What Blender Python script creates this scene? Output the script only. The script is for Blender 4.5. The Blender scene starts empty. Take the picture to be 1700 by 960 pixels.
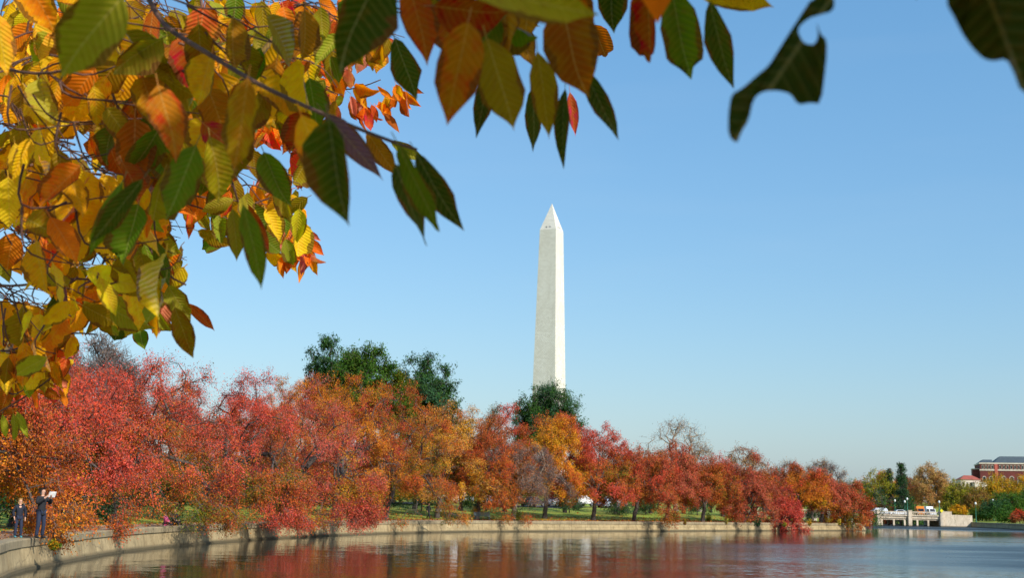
import bpy, math, random
import numpy as np
from mathutils import Vector, Matrix
R = math.radians
random.seed(7)
sc = bpy.context.scene
col = sc.collection

# ------------------------------------------------------------------ camera
F = 2100.0                      # focal length in pixels of the 1700 px wide photograph
CAM = np.array([0.0, 0.0, 2.65])
PITCH = math.atan(361 / F)
ROLL = R(1.2)
_f = np.array([0, math.cos(PITCH), math.sin(PITCH)])
_r0 = np.array([1.0, 0, 0])
_u0 = np.array([0, -math.sin(PITCH), math.cos(PITCH)])
_r = _r0 * math.cos(ROLL) + _u0 * math.sin(ROLL)
_u = -_r0 * math.sin(ROLL) + _u0 * math.cos(ROLL)
cd = bpy.data.cameras.new('camera')
co = bpy.data.objects.new('camera', cd)
col.objects.link(co)
co.matrix_world = Matrix(((_r[0], _u[0], -_f[0], CAM[0]), (_r[1], _u[1], -_f[1], CAM[1]), (_r[2], _u[2], -_f[2], CAM[2]), (0, 0, 0, 1)))
cd.sensor_width = 36.0
cd.lens = 36.0 * F / 1700
cd.clip_end = 20000
cd.dof.use_dof = True
cd.dof.focus_distance = 9.0
cd.dof.aperture_fstop = 9.5
sc.camera = co

# ------------------------------------------------------------------ sky, sun, exposure
SUN_AZ, SUN_EL = R(137), R(35)          # azimuth clockwise from +Y (the view direction)
SUN = np.array([math.sin(SUN_AZ) * math.cos(SUN_EL), math.cos(SUN_AZ) * math.cos(SUN_EL), math.sin(SUN_EL)])
w = bpy.data.worlds.new('World')
sc.world = w
w.use_nodes = True
wn = w.node_tree
sky = wn.nodes.new('ShaderNodeTexSky')
sky.sky_type = 'NISHITA'
sky.sun_disc = False
sky.sun_elevation = SUN_EL
sky.sun_rotation = SUN_AZ
sky.altitude = 0
sky.air_density = 1.4
sky.dust_density = 1.0
sky.ozone_density = 4.0
wn.nodes['Background'].inputs[1].default_value = 0.09
tint = wn.nodes.new('ShaderNodeMixRGB')                 # even blue cast of this clear autumn sky
tint.blend_type = 'ADD'
tint.inputs[0].default_value = 1.0
tint.inputs[2].default_value = (0.04, 1.05, 2.38, 1)
wn.links.new(sky.outputs[0], tint.inputs[1])
wc = wn.nodes.new('ShaderNodeTexCoord')
wm_ = wn.nodes.new('ShaderNodeMapping')
wm_.inputs['Scale'].default_value = (2.2, 2.2, 14.0)
wnz = wn.nodes.new('ShaderNodeTexNoise')
wnz.inputs['Scale'].default_value = 1.6
wnz.inputs['Detail'].default_value = 6.0
wrm = wn.nodes.new('ShaderNodeMapRange')                # thin cirrus veil, barely visible
wrm.inputs[1].default_value, wrm.inputs[2].default_value, wrm.inputs[3].default_value, wrm.inputs[4].default_value = 0.5, 0.8, 0.0, 0.06
veil = wn.nodes.new('ShaderNodeMixRGB')
veil.inputs[2].default_value = (5.6, 6.6, 7.4, 1)
wn.links.new(wc.outputs['Generated'], wm_.inputs[0])
wn.links.new(wm_.outputs[0], wnz.inputs['Vector'])
wn.links.new(wnz.outputs['Fac'], wrm.inputs[0])
wn.links.new(wrm.outputs[0], veil.inputs[0])
wn.links.new(tint.outputs[0], veil.inputs[1])
wn.links.new(veil.outputs[0], wn.nodes['Background'].inputs[0])
sd = bpy.data.lights.new('sun', 'SUN')
sd.energy = 4.2
sd.angle = R(0.53)
sd.color = (1.0, 0.945, 0.86)
so = bpy.data.objects.new('sun', sd)
col.objects.link(so)
so.rotation_euler = Vector(SUN).to_track_quat('Z', 'Y').to_euler()
sc.view_settings.view_transform = 'Standard'
sc.view_settings.look = 'None'
sc.view_settings.exposure = 0.3
sc.view_settings.gamma = 1.0
sc.view_settings.use_curve_mapping = False
sc.cycles.use_denoising = True
sc.cycles.max_bounces = 6
sc.cycles.diffuse_bounces = 3
sc.cycles.transmission_bounces = 4
sc.cycles.transparent_max_bounces = 8
sc.cycles.sample_clamp_indirect = 6.0


# ------------------------------------------------------------------ pixel helpers
def ray(px, py):
    return _f + ((px - 850) / F) * _r + ((480 - py) / F) * _u


def at_y(px, py, Y):
    d = ray(px, py)
    return CAM + d * (Y / d[1])


def at_d(px, py, D):
    return CAM + ray(px, py) * D


def at_z(px, py, z):
    d = ray(px, py)
    return CAM + d * ((z - CAM[2]) / d[2])


def project(p):
    q = np.asarray(p) - CAM
    z = q @ _f
    return 850 + F * (q @ _r) / z, 480 - F * (q @ _u) / z, z


# ------------------------------------------------------------------ materials
def lin(c):
    c = np.asarray(c, float) / 255
    return np.where(c <= 0.04045, c / 12.92, ((c + 0.055) / 1.055) ** 2.4)


class NT:
    """small helper for node trees"""
    def __init__(s, name):
        s.m = bpy.data.materials.new(name)
        s.m.use_nodes = True
        s.t = s.m.node_tree
        s.out = s.t.nodes['Material Output']
        s.bsdf = s.t.nodes['Principled BSDF']

    def n(s, kind, **kw):
        nd = s.t.nodes.new('ShaderNode' + kind)
        for k, v in kw.items():
            if k.startswith('i_'):
                key = k[2:]
                nd.inputs[int(key) if key.isdigit() else key].default_value = v
            else:
                setattr(nd, k, v)
        return nd

    def l(s, a, b):
        s.t.links.new(a, b)

    def mix(s, fac, a, b, mode='MIX'):
        nd = s.n('MixRGB', blend_type=mode)
        for i, v in enumerate((fac, a, b)):
            if isinstance(v, bpy.types.NodeSocket):
                s.l(v, nd.inputs[i])
            else:
                nd.inputs[i].default_value = v if i == 0 else (*v[:3], 1)
        return nd.outputs[0]

    def math(s, op, a, b=0.0, c=0.0):
        nd = s.n('Math', operation=op)
        for i, v in enumerate((a, b, c)):
            if isinstance(v, bpy.types.NodeSocket):
                s.l(v, nd.inputs[i])
            else:
                nd.inputs[i].default_value = v
        return nd.outputs[0]

    def noise(s, scale, detail=4, rough=0.55, vec=None, dist=0.0):
        nd = s.n('TexNoise')
        nd.inputs['Scale'].default_value = scale
        nd.inputs['Detail'].default_value = detail
        nd.inputs['Roughness'].default_value = rough
        nd.inputs['Distortion'].default_value = dist
        if vec is not None:
            s.l(vec, nd.inputs['Vector'])
        return nd.outputs['Fac']

    def ramp(s, fac, stops):
        nd = s.n('ValToRGB')
        e = nd.color_ramp.elements
        while len(e) < len(stops):
            e.new(0.5)
        for el, (p, c) in zip(e, stops):
            el.position = p
            el.color = (*c[:3], 1) if hasattr(c, '__len__') else (c, c, c, 1)
        s.l(fac, nd.inputs[0])
        return nd.outputs[0]

    def pos(s, scale=(1, 1, 1), obj=False, rot=(0, 0, 0)):
        src = s.n('TexCoord').outputs['Object'] if obj else s.n('NewGeometry').outputs['Position']
        mp = s.n('Mapping')
        mp.inputs['Scale'].default_value = scale
        mp.inputs['Rotation'].default_value = rot
        s.l(src, mp.inputs[0])
        return mp.outputs[0]

    def bump(s, h, strength=0.3, dist=0.02):
        b = s.n('Bump')
        b.inputs['Strength'].default_value = strength
        b.inputs['Distance'].default_value = dist
        s.l(h, b.inputs['Height'])
        s.l(b.outputs[0], s.bsdf.inputs['Normal'])
        return b.outputs[0]

    def base(s, c):
        if isinstance(c, bpy.types.NodeSocket):
            s.l(c, s.bsdf.inputs['Base Color'])
        else:
            s.bsdf.inputs['Base Color'].default_value = (*c[:3], 1)

    def rough(s, v):
        s.bsdf.inputs['Roughness'].default_value = v


def plain(name, srgb, rough=0.6, var=0.18, scale=6.0, metal=0.0, bump=0.0, obj=True):
    t = NT(name)
    c = lin(srgb)
    v = t.pos(obj=obj)
    nz = t.noise(scale, 5, 0.6, v)
    t.base(t.ramp(nz, [(0.3, c * (1 - var)), (0.7, np.minimum(c * (1 + var), 0.95))]))
    t.rough(rough)
    t.bsdf.inputs['Metallic'].default_value = metal
    if bump:
        t.bump(t.noise(scale * 4, 4, 0.6, v), bump, 0.02)
    return t.m


def foliage_mat(name, trans=0.35, gloss=0.0):
    """leaf colour comes from the mesh attribute Col (the colour of each leaf)"""
    t = NT(name)
    a = t.n('Attribute', attribute_name='Col').outputs['Color']
    d = t.n('BsdfDiffuse')
    tr = t.n('BsdfTranslucent')
    t.l(a, d.inputs[0])
    hs = t.n('HueSaturation')
    hs.inputs['Saturation'].default_value = 1.1
    hs.inputs['Value'].default_value = 1.15
    t.l(a, hs.inputs['Color'])
    t.l(hs.outputs[0], tr.inputs[0])
    m = t.n('MixShader')
    m.inputs[0].default_value = trans
    t.l(d.outputs[0], m.inputs[1])
    t.l(tr.outputs[0], m.inputs[2])
    last = m.outputs[0]
    if gloss:
        g = t.n('BsdfGlossy')
        g.inputs['Roughness'].default_value = 0.45
        m2 = t.n('MixShader')
        m2.inputs[0].default_value = gloss
        t.l(last, m2.inputs[1])
        t.l(g.outputs[0], m2.inputs[2])
        last = m2.outputs[0]
    t.l(last, t.out.inputs[0])
    return t.m


def big_leaf_mat(name, by_object):
    """near leaves: ribbed veins, midrib, blotches and turning edges; colour per object or per leaf attribute"""
    t = NT(name)
    if by_object:
        oi = t.n('ObjectInfo')
        base, rnd = oi.outputs['Color'], oi.outputs['Random']
    else:
        base = t.n('Attribute', attribute_name='Col').outputs['Color']
        rnd = t.n('Attribute', attribute_name='Rnd').outputs['Fac']
    uv = t.n('UVMap')
    uv.uv_map = 'UVMap'
    sep = t.n('SeparateXYZ')
    t.l(uv.outputs[0], sep.inputs[0])
    u, v = sep.outputs[0], sep.outputs[1]
    au = t.math('ABSOLUTE', t.math('SUBTRACT', u, 0.5))
    ph = t.math('SUBTRACT', v, t.math('MULTIPLY', au, 0.42))
    st = t.math('SINE', t.math('MULTIPLY', ph, 2 * math.pi * 12.0))
    st01 = t.math('MULTIPLY_ADD', st, 0.5, 0.5)
    vein = t.math('POWER', st01, 7.0)
    rib = t.math('SUBTRACT', 1.0, t.math('SMOOTH_MIN', t.math('MULTIPLY', au, 46.0), 1.0, 0.1))
    rib = t.math('MAXIMUM', rib, 0.0)
    cmb = t.n('CombineXYZ')
    t.l(u, cmb.inputs[0])
    t.l(t.math('MULTIPLY', v, 1.8), cmb.inputs[1])
    t.l(t.math('MULTIPLY', rnd, 53.0), cmb.inputs[2])
    nz = t.noise(2.6, 4, 0.6, cmb.outputs[0])
    nz2 = t.noise(17.0, 3, 0.6, cmb.outputs[0])
    edge = t.math('MULTIPLY_ADD', au, 1.2, t.math('MULTIPLY', v, 0.35))
    turn = t.ramp(t.math('ADD', t.math('MULTIPLY', nz, 1.0), t.math('MULTIPLY', edge, 0.35)), [(0.58, 0.0), (0.82, 1.0)])
    hs = t.n('HueSaturation')
    t.l(t.math('MULTIPLY_ADD', t.math('FRACT', t.math('MULTIPLY', rnd, 7.3)), 0.085, 0.452), hs.inputs['Hue'])
    hs.inputs['Value'].default_value = 1.08
    t.l(base, hs.inputs['Color'])
    c = t.mix(turn, base, hs.outputs[0])
    blot = t.ramp(t.noise(5.5, 5, 0.65, cmb.outputs[0]), [(0.5, 0.0), (0.68, 0.5)])
    c = t.mix(blot, c, t.mix(0.6, c, (0.22, 0.09, 0.02)))
    marg = t.ramp(t.math('ADD', t.math('MULTIPLY', edge, 1.1), t.math('MULTIPLY', nz, 0.6)), [(0.98, 0.0), (1.12, 0.8)])
    c = t.mix(marg, c, (0.16, 0.06, 0.018))
    c = t.mix(t.math('MULTIPLY', vein, 0.07), c, (0.75, 0.6, 0.2))
    c = t.mix(t.math('MULTIPLY', rib, 0.3), c, (0.7, 0.55, 0.22))
    spot = t.ramp(nz2, [(0.71, 0.0), (0.77, 1.0)])
    c = t.mix(t.math('MULTIPLY', spot, 0.75), c, (0.05, 0.025, 0.012))
    h = t.math('ADD', st01, t.math('MULTIPLY', nz2, 0.35))
    b = t.n('Bump')
    b.inputs['Strength'].default_value = 0.5
    b.inputs['Distance'].default_value = 0.0024
    t.l(h, b.inputs['Height'])
    d = t.n('BsdfDiffuse')
    tr = t.n('BsdfTranslucent')
    t.l(c, d.inputs[0])
    t.l(b.outputs[0], d.inputs['Normal'])
    h2 = t.n('HueSaturation')
    h2.inputs['Saturation'].default_value = 1.15
    h2.inputs['Value'].default_value = 1.9
    t.l(c, h2.inputs['Color'])
    t.l(h2.outputs[0], tr.inputs[0])
    t.l(b.outputs[0], tr.inputs['Normal'])
    m = t.n('MixShader')
    m.inputs[0].default_value = 0.4
    t.l(d.outputs[0], m.inputs[1])
    t.l(tr.outputs[0], m.inputs[2])
    g = t.n('BsdfGlossy')
    g.inputs['Roughness'].default_value = 0.38
    t.l(b.outputs[0], g.inputs['Normal'])
    fr = t.n('Fresnel')
    fr.inputs[0].default_value = 1.35
    m2 = t.n('MixShader')
    t.l(t.math('MULTIPLY', fr.outputs[0], 0.12), m2.inputs[0])
    t.l(m.outputs[0], m2.inputs[1])
    t.l(g.outputs[0], m2.inputs[2])
    t.l(m2.outputs[0], t.out.inputs[0])
    return t.m


def bark_mat(name, a, b):
    t = NT(name)
    v = t.pos((6, 6, 1.6))
    nz = t.noise(2.2, 6, 0.65, v)
    t.base(t.ramp(nz, [(0.35, lin(a)), (0.68, lin(b))]))
    t.rough(0.9)
    t.bump(nz, 0.7, 0.05)
    return t.m


M = {}
M['cherry_leaf'] = foliage_mat('cherry_foliage', 0.17)
M['green_leaf'] = foliage_mat('green_foliage', 0.25)
M['needle'] = foliage_mat('conifer_foliage', 0.1)
M['leaf_obj'] = big_leaf_mat('near_leaf', True)
M['leaf_att'] = big_leaf_mat('near_leaf_joined', False)
M['bark'] = bark_mat('cherry_bark', (52, 44, 40), (104, 92, 82))
M['pale_bark'] = bark_mat('pale_bark', (112, 98, 84), (172, 156, 136))
M['twig'] = bark_mat('twig_bark', (84, 70, 66), (134, 118, 110))
M['near_twig'] = bark_mat('near_twig_bark', (70, 46, 40), (122, 86, 66))


def water_mat():
    """wave slopes are read straight from noise, so that distant ripples keep breaking up the mirror image"""
    t = NT('water')
    big = t.noise(0.05, 3, 0.5, t.pos((0.6, 1.6, 1)))
    wind = t.n('Attribute', attribute_name='Wind').outputs['Fac']
    amp = t.math('MULTIPLY', wind, t.ramp(big, [(0.36, 0.4), (0.64, 1.0)]))

    def slopes(scale, vec, detail):
        nd = t.n('TexNoise')
        nd.inputs['Scale'].default_value = scale
        nd.inputs['Detail'].default_value = detail
        t.l(vec, nd.inputs['Vector'])
        sub = t.n('VectorMath', operation='SUBTRACT')
        t.l(nd.outputs['Color'], sub.inputs[0])
        sub.inputs[1].default_value = (0.5, 0.5, 0.5)
        return sub.outputs[0]

    def scaled(v, k):
        sc_ = t.n('VectorMath', operation='SCALE')
        t.l(v, sc_.inputs[0])
        t.l(k, sc_.inputs['Scale'])
        return sc_.outputs[0]
    a_ = scaled(slopes(0.9, t.pos((0.45, 1.0, 1)), 2), t.math('MULTIPLY_ADD', amp, 0.05, 0.036))
    b_ = scaled(slopes(4.6, t.pos((0.7, 1.0, 1)), 3), t.math('MULTIPLY_ADD', amp, 0.3, 0.03))
    add = t.n('VectorMath', operation='ADD')
    t.l(a_, add.inputs[0])
    t.l(b_, add.inputs[1])
    mul = t.n('VectorMath', operation='MULTIPLY_ADD')
    t.l(add.outputs[0], mul.inputs[0])
    mul.inputs[1].default_value = (1, 1, 0)
    mul.inputs[2].default_value = (0, 0, 1)
    nm = t.n('VectorMath', operation='NORMALIZE')
    t.l(mul.outputs[0], nm.inputs[0])
    t.l(nm.outputs[0], t.bsdf.inputs['Normal'])
    t.base((0.022, 0.021, 0.013))
    t.l(t.math('MINIMUM', t.math('MULTIPLY_ADD', amp, 0.26, 0.05), 0.56), t.bsdf.inputs['Roughness'])     # ripples too small to see singly
    t.bsdf.inputs['IOR'].default_value = 1.33
    return t.m


def grass_mat():
    t = NT('lawn')
    v = t.pos()
    a = t.noise(0.22, 4, 0.6, v)
    b = t.noise(3.0, 6, 0.7, v)
    g = t.ramp(b, [(0.3, lin((84, 106, 24))), (0.55, lin((134, 152, 40))), (0.75, lin((176, 172, 74)))])
    litter = t.ramp(t.noise(2.2, 6, 0.75, t.pos((1, 1, 1), rot=(0, 0, 0.6))), [(0.50, 0.0), (0.6, 1.0)])
    patch = t.ramp(a, [(0.42, 0.1), (0.62, 0.95)])
    c = t.mix(t.math('MULTIPLY', litter, patch), g, lin((168, 110, 52)))
    t.base(c)
    t.rough(0.95)
    t.bump(b, 0.9, 0.06)
    return t.m


def stone_mat(name, a, b, joint=False):
    t = NT(name)
    v = t.pos()
    n1 = t.noise(0.9, 6, 0.65, v)
    n2 = t.noise(9.0, 5, 0.7, v)
    n3 = t.noise(1.0, 4, 0.6, t.pos((5.2, 5.2, 0.9)))
    c = t.ramp(n1, [(0.3, lin(a)), (0.7, lin(b))])
    c = t.mix(t.ramp(n2, [(0.3, 0.5), (0.5, 0.0)]), c, lin(a) * 0.55)
    c = t.mix(t.ramp(n3, [(0.52, 0.0), (0.7, 0.7)]), c, lin((104, 94, 66)))
    sp = t.n('SeparateXYZ')
    t.l(t.n('NewGeometry').outputs['Position'], sp.inputs[0])
    zl = t.math('ADD', sp.outputs[2], t.math('MULTIPLY', n1, -0.16))
    c = t.mix(t.ramp(zl, [(0.0, 0.9), (0.16, 0.0)]), c, lin((64, 58, 38)))
    vo = t.n('TexVoronoi', feature='DISTANCE_TO_EDGE')
    vo.inputs['Scale'].default_value = 0.5
    wp = t.n('MixRGB')
    wp.inputs[0].default_value = 0.25
    t.l(v, wp.inputs[1])
    nv = t.n('TexNoise')
    nv.inputs['Scale'].default_value = 1.6
    t.l(v, nv.inputs[0])
    t.l(nv.outputs['Color'], wp.inputs[2])
    t.l(wp.outputs[0], vo.inputs[0])
    c = t.mix(t.ramp(vo.outputs[0], [(0.003, 0.4), (0.012, 0.0)]), c, lin((70, 62, 48)))
    rnd = t.n('ObjectInfo').outputs['Random']
    c = t.mix(t.math('MULTIPLY', rnd, 0.22), c, lin(a) * 0.8)
    t.base(c)
    t.rough(0.9)
    t.bump(t.math('ADD', n1, t.math('MULTIPLY', n2, 0.5)), 0.5, 0.015)
    return t.m


def marble_mat():
    t = NT('marble_blocks')
    tc = t.n('TexCoord').outputs['UV']
    br = t.n('TexBrick')
    t.l(tc, br.inputs[0])
    br.inputs['Color1'].default_value = (*lin((232, 227, 218)), 1)
    br.inputs['Color2'].default_value = (*lin((216, 210, 200)), 1)
    br.inputs['Mortar'].default_value = (*lin((168, 160, 147)), 1)
    br.inputs['Scale'].default_value = 1.0
    br.inputs['Mortar Size'].default_value = 0.05
    br.inputs['Brick Width'].default_value = 1.5
    br.inputs['Row Height'].default_value = 0.75
    nz = t.noise(0.12, 6, 0.7, t.pos((1, 1, 0.5)))
    c = t.mix(t.ramp(nz, [(0.35, 0.0), (0.7, 0.28)]), br.outputs[0], lin((190, 178, 158)))
    st = t.noise(1.0, 5, 0.7, t.pos((0.7, 0.7, 0.035)))
    c = t.mix(t.ramp(st, [(0.5, 0.0), (0.72, 0.3)]), c, lin((168, 160, 146)))
    t.base(c)
    t.rough(0.75)
    return t.m


M['water'] = water_mat()
M['lawn'] = grass_mat()
M['wall_stone'] = stone_mat('seawall_concrete', (140, 120, 84), (196, 174, 130))
M['coping'] = stone_mat('seawall_coping', (126, 112, 86), (178, 160, 124))
M['marble'] = marble_mat()
M['white_marble'] = plain('white_marble', (232, 224, 210), 0.7, 0.05, 0.3)


def walk_mat():
    t = NT('gravel_walk')
    v = t.pos()
    n = t.noise(1.1, 6, 0.7, v)
    k = t.noise(7.0, 5, 0.75, v)
    c = t.ramp(n, [(0.3, lin((146, 122, 96))), (0.7, lin((186, 162, 132)))])
    c = t.mix(t.ramp(k, [(0.5, 0.0), (0.6, 0.8)]), c, lin((172, 92, 44)))
    t.base(c)
    t.rough(0.95)
    t.bump(k, 0.5, 0.03)
    return t.m


M['walk'] = walk_mat()
M['asphalt'] = plain('asphalt', (66, 66, 68), 0.9, 0.2, 2.0, obj=False)


# ------------------------------------------------------------------ mesh helpers
def new_mesh(name, V, faces, mat=None, smooth=False, cols=None, uv=None, extra=None):
    """faces: list of int arrays (m,k); cols: per-vertex rgb"""
    me = bpy.data.meshes.new(name)
    V = np.ascontiguousarray(V, dtype=np.float32)
    me.vertices.add(len(V))
    me.vertices.foreach_set('co', V.ravel())
    faces = [np.asarray(f, dtype=np.int32) for f in faces if len(f)]
    idx = np.concatenate([f.ravel() for f in faces])
    ln = np.concatenate([np.full(len(f), f.shape[1], dtype=np.int32) for f in faces])
    st = np.concatenate([[0], np.cumsum(ln)[:-1]]).astype(np.int32)
    me.loops.add(len(idx))
    me.loops.foreach_set('vertex_index', idx)
    me.polygons.add(len(ln))
    me.polygons.foreach_set('loop_start', st)
    me.polygons.foreach_set('loop_total', ln)
    me.polygons.foreach_set('use_smooth', np.full(len(ln), bool(smooth)))
    me.update(calc_edges=True)
    if cols is not None:
        a = me.attributes.new('Col', 'FLOAT_COLOR', 'POINT')
        c4 = np.ones((len(V), 4), dtype=np.float32)
        c4[:, :3] = cols
        a.data.foreach_set('color', c4.ravel())
    if extra is not None:
        a = me.attributes.new('Rnd', 'FLOAT', 'POINT')
        a.data.foreach_set('value', np.asarray(extra, dtype=np.float32))
    if uv is not None:
        ul = me.uv_layers.new(name='UVMap')
        ul.data.foreach_set('uv', np.asarray(uv, dtype=np.float32)[idx].ravel())
    if mat:
        me.materials.append(mat)
    return me


def link(name, me, parent=None, **props):
    o = bpy.data.objects.new(name, me)
    col.objects.link(o)
    if parent is not None:
        o.parent = parent
    for k, v in props.items():
        o[k] = v
    return o


def empty(name, loc, rz=0.0, **props):
    o = bpy.data.objects.new(name, None)
    col.objects.link(o)
    o.location = loc
    o.rotation_euler = (0, 0, rz)
    o.empty_display_size = 0.3
    for k, v in props.items():
        o[k] = v
    return o


class MB:
    """collects boxes, prisms and tubes into one mesh"""
    def __init__(s):
        s.V, s.F, s.n = [], {}, 0

    def add(s, V, F):
        V = np.asarray(V, float)
        for f in F:
            s.F.setdefault(len(f), []).append([i + s.n for i in f])
        s.V.append(V)
        s.n += len(V)
        return s

    def box(s, x0, x1, y0, y1, z0, z1):
        V = [(x, y, z) for z in (z0, z1) for x, y in ((x0, y0), (x1, y0), (x1, y1), (x0, y1))]
        return s.add(V, [(3, 2, 1, 0), (4, 5, 6, 7), (0, 1, 5, 4), (1, 2, 6, 5), (2, 3, 7, 6), (3, 0, 4, 7)])

    def prism(s, poly, axis, a, b, inset=0.0):
        """poly: 2D points extruded along axis ('x' or 'y' or 'z') from a to b"""
        n = len(poly)
        c = np.mean(poly, axis=0)
        def P(p, t, k):
            p = c + (np.asarray(p) - c) * (1 - k)
            return {'x': (t, p[0], p[1]), 'y': (p[0], t, p[1]), 'z': (p[0], p[1], t)}[axis]
        V = [P(p, a, inset) for p in poly] + [P(p, b, inset) for p in poly]
        return s.add(V, [tuple(range(n))[::-1], tuple(range(n, 2 * n))] + [(i, (i + 1) % n, n + (i + 1) % n, n + i) for i in range(n)])

    def tube(s, pts, rad, n=8, caps=True):
        pts = np.asarray(pts, float)
        rad = np.broadcast_to(np.asarray(rad, float), (len(pts),))
        V = []
        for i, p in enumerate(pts):
            d = pts[min(i + 1, len(pts) - 1)] - pts[max(i - 1, 0)]
            d /= np.linalg.norm(d) + 1e-9
            ref = np.array([1, 0, 0]) if abs(d[2]) > 0.8 else np.array([0, 0, 1.0])
            a = np.cross(d, ref); a /= np.linalg.norm(a)
            b = np.cross(d, a)
            for k in range(n):
                t = 2 * math.pi * k / n
                V.append(p + rad[i] * (math.cos(t) * a + math.sin(t) * b))
        Fs = [(i * n + k, i * n + (k + 1) % n, (i + 1) * n + (k + 1) % n, (i + 1) * n + k) for i in range(len(pts) - 1) for k in range(n)]
        if caps:
            Fs += [tuple(range(n))[::-1], tuple((len(pts) - 1) * n + k for k in range(n))]
        return s.add(V, Fs)

    def lathe(s, prof, c=(0, 0), n=12, caps=True):
        return s.tube([(c[0], c[1] + 1e-6 * i, z) for i, (r, z) in enumerate(prof)], [r for r, z in prof], n, caps)

    def mesh(s, name, mat, smooth=False):
        return new_mesh(name, np.concatenate(s.V), [np.array(f) for f in s.F.values()], mat, smooth)

    def build(s, name, mat, parent=None, smooth=False, bevel=0.0, **props):
        o = link(name, s.mesh(name, mat, smooth), parent, **props)
        if bevel:
            b = o.modifiers.new('bevel', 'BEVEL')
            b.width = bevel
            b.segments = 2
            b.limit_method = 'ANGLE'
        return o


def copy_tree(o, parent=None):
    c = o.copy()
    col.objects.link(c)
    c.parent = parent
    for ch in list(o.children):
        copy_tree(ch, c)
    return c


# value noise on numpy arrays
def vnoise(p, seed=0):
    p = np.asarray(p, float)
    i = np.floor(p).astype(np.int64)
    f = p - i
    f = f * f * (3 - 2 * f)
    out = np.zeros(len(p))
    for dx in (0, 1):
        for dy in (0, 1):
            for dz in (0, 1):
                h = (i[:, 0] + dx) * 374761393 + (i[:, 1] + dy) * 668265263 + (i[:, 2] + dz) * 2147483647 + seed * 1274126177
                h = (h ^ (h >> 13)) * 1103515245 & 0x7fffffff
                h = (h ^ (h >> 16)) * 12345677 & 0x7fffffff
                wgt = (f[:, 0] if dx else 1 - f[:, 0]) * (f[:, 1] if dy else 1 - f[:, 1]) * (f[:, 2] if dz else 1 - f[:, 2])
                out += wgt * (h / 0x7fffffff)
    return out


# ------------------------------------------------------------------ shoreline
SHORE_PX = [(0, 959), (55, 944), (152, 925), (206, 916.5), (268, 909.5), (338, 903.5), (440, 896), (542, 890.5), (650, 886.5), (780, 884), (900, 883.4), (1020, 883), (1160, 882.6), (1300, 882.3), (1436, 882)]
shore_vis = [at_z(x, y, 0.0)[:2] for x, y in SHORE_PX]
shore_pre = [(1.1, -150), (1.1, -60), (1.1, -9), (0.8, -1), (-1.6, 6), (-6.5, 15), (-11.5, 26)]
shore = np.array([np.array(p, float) for p in shore_pre] + shore_vis)
CORNER = shore[-1]


def catmull(P, step):
    P = np.asarray(P, float)
    out = []
    for i in range(len(P) - 1):
        p0, p1, p2, p3 = P[max(i - 1, 0)], P[i], P[i + 1], P[min(i + 2, len(P) - 1)]
        n = max(1, int(round(np.linalg.norm(p2 - p1) / step)))
        for k in range(n):
            t = k / n
            out.append(0.5 * (2 * p1 + (p2 - p0) * t + (2 * p0 - 5 * p1 + 4 * p2 - p3) * t * t + (3 * p1 - p0 - 3 * p2 + p3) * t ** 3))
    out.append(P[-1])
    return np.array(out)


def resample(P, step):
    d = np.concatenate([[0], np.cumsum(np.linalg.norm(np.diff(P, axis=0), axis=1))])
    n = max(2, int(round(d[-1] / step)) + 1)
    t = np.linspace(0, d[-1], n)
    return np.stack([np.interp(t, d, P[:, k]) for k in range(P.shape[1])], 1)


shore_line = resample(catmull(shore, 1.0), 1.0)
inlet = np.array([CORNER, CORNER + (-1.5, 9), CORNER + (-1.0, 30), CORNER + (6, 65), CORNER + (14, 100), CORNER + (34, 150)])
right_wall_px = [(1612, 876.2), (1640, 877.6), (1670, 879.4), (1700, 881.2), (1760, 885)]
rshore = np.array([at_z(x, y, 0)[:2] for x, y in right_wall_px])
rside = np.concatenate([rshore, [rshore[-1] + (14, -30), rshore[-1] + (60, -110), rshore[-1] + (120, -230), rshore[-1] + (120, -400)]])
BR1 = rshore[0]                                     # right end of the bridge at the waterline
BR0 = at_z(1563, 875.2, 0)[:2]                      # where the open water under the bridge ends
basin = np.concatenate([shore_line, inlet[1:], [BR0 + (26, 70), BR0 + (1.0, 2.0)], rside])


def sdist(P):
    """signed distance to the basin: positive on land"""
    P = np.asarray(P, float)
    A, B = basin, np.roll(basin, -1, axis=0)
    best = np.full(len(P), 1e18)
    inside = np.zeros(len(P), bool)
    for a, b in zip(A, B):
        ab = b - a
        L = ab @ ab
        if L < 1e-9:
            continue
        t = np.clip(((P - a) @ ab) / L, 0, 1)
        q = P - a - t[:, None] * ab
        best = np.minimum(best, (q * q).sum(1))
        cr = ((a[1] > P[:, 1]) != (b[1] > P[:, 1]))
        with np.errstate(divide='ignore', invalid='ignore'):
            xi = (b[0] - a[0]) * (P[:, 1] - a[1]) / (b[1] - a[1]) + a[0]
        inside ^= cr & (P[:, 0] < xi)
    return np.where(inside, -1, 1) * np.sqrt(best)


WALL_TOP = 1.12
MON = at_y(908.5, 843, 735.0)[:2]


def land_z(P, s=None):
    P = np.asarray(P, float)
    if s is None:
        s = sdist(P)
    z = np.interp(s, [0.9, 1.3, 3.4, 8, 16, 32, 70, 200], [-1.6, WALL_TOP - 0.10, WALL_TOP - 0.03, 1.42, 1.9, 2.5, 2.9, 3.2])
    far = np.hypot(P[:, 0] - MON[0], P[:, 1] - MON[1])
    z = z + np.where(s > 60, np.interp(far, [0, 60, 420], [9.5, 9.0, 0.0]), 0)
    z = z + np.where(s > 3.4, (vnoise(np.c_[P * 0.12, P[:, :1] * 0], 3) - 0.5) * np.clip((s - 3.4) / 8, 0, 1) * 0.5, 0)
    return z


def zat(x, y):
    return float(land_z(np.array([[x, y]]))[0])


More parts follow.
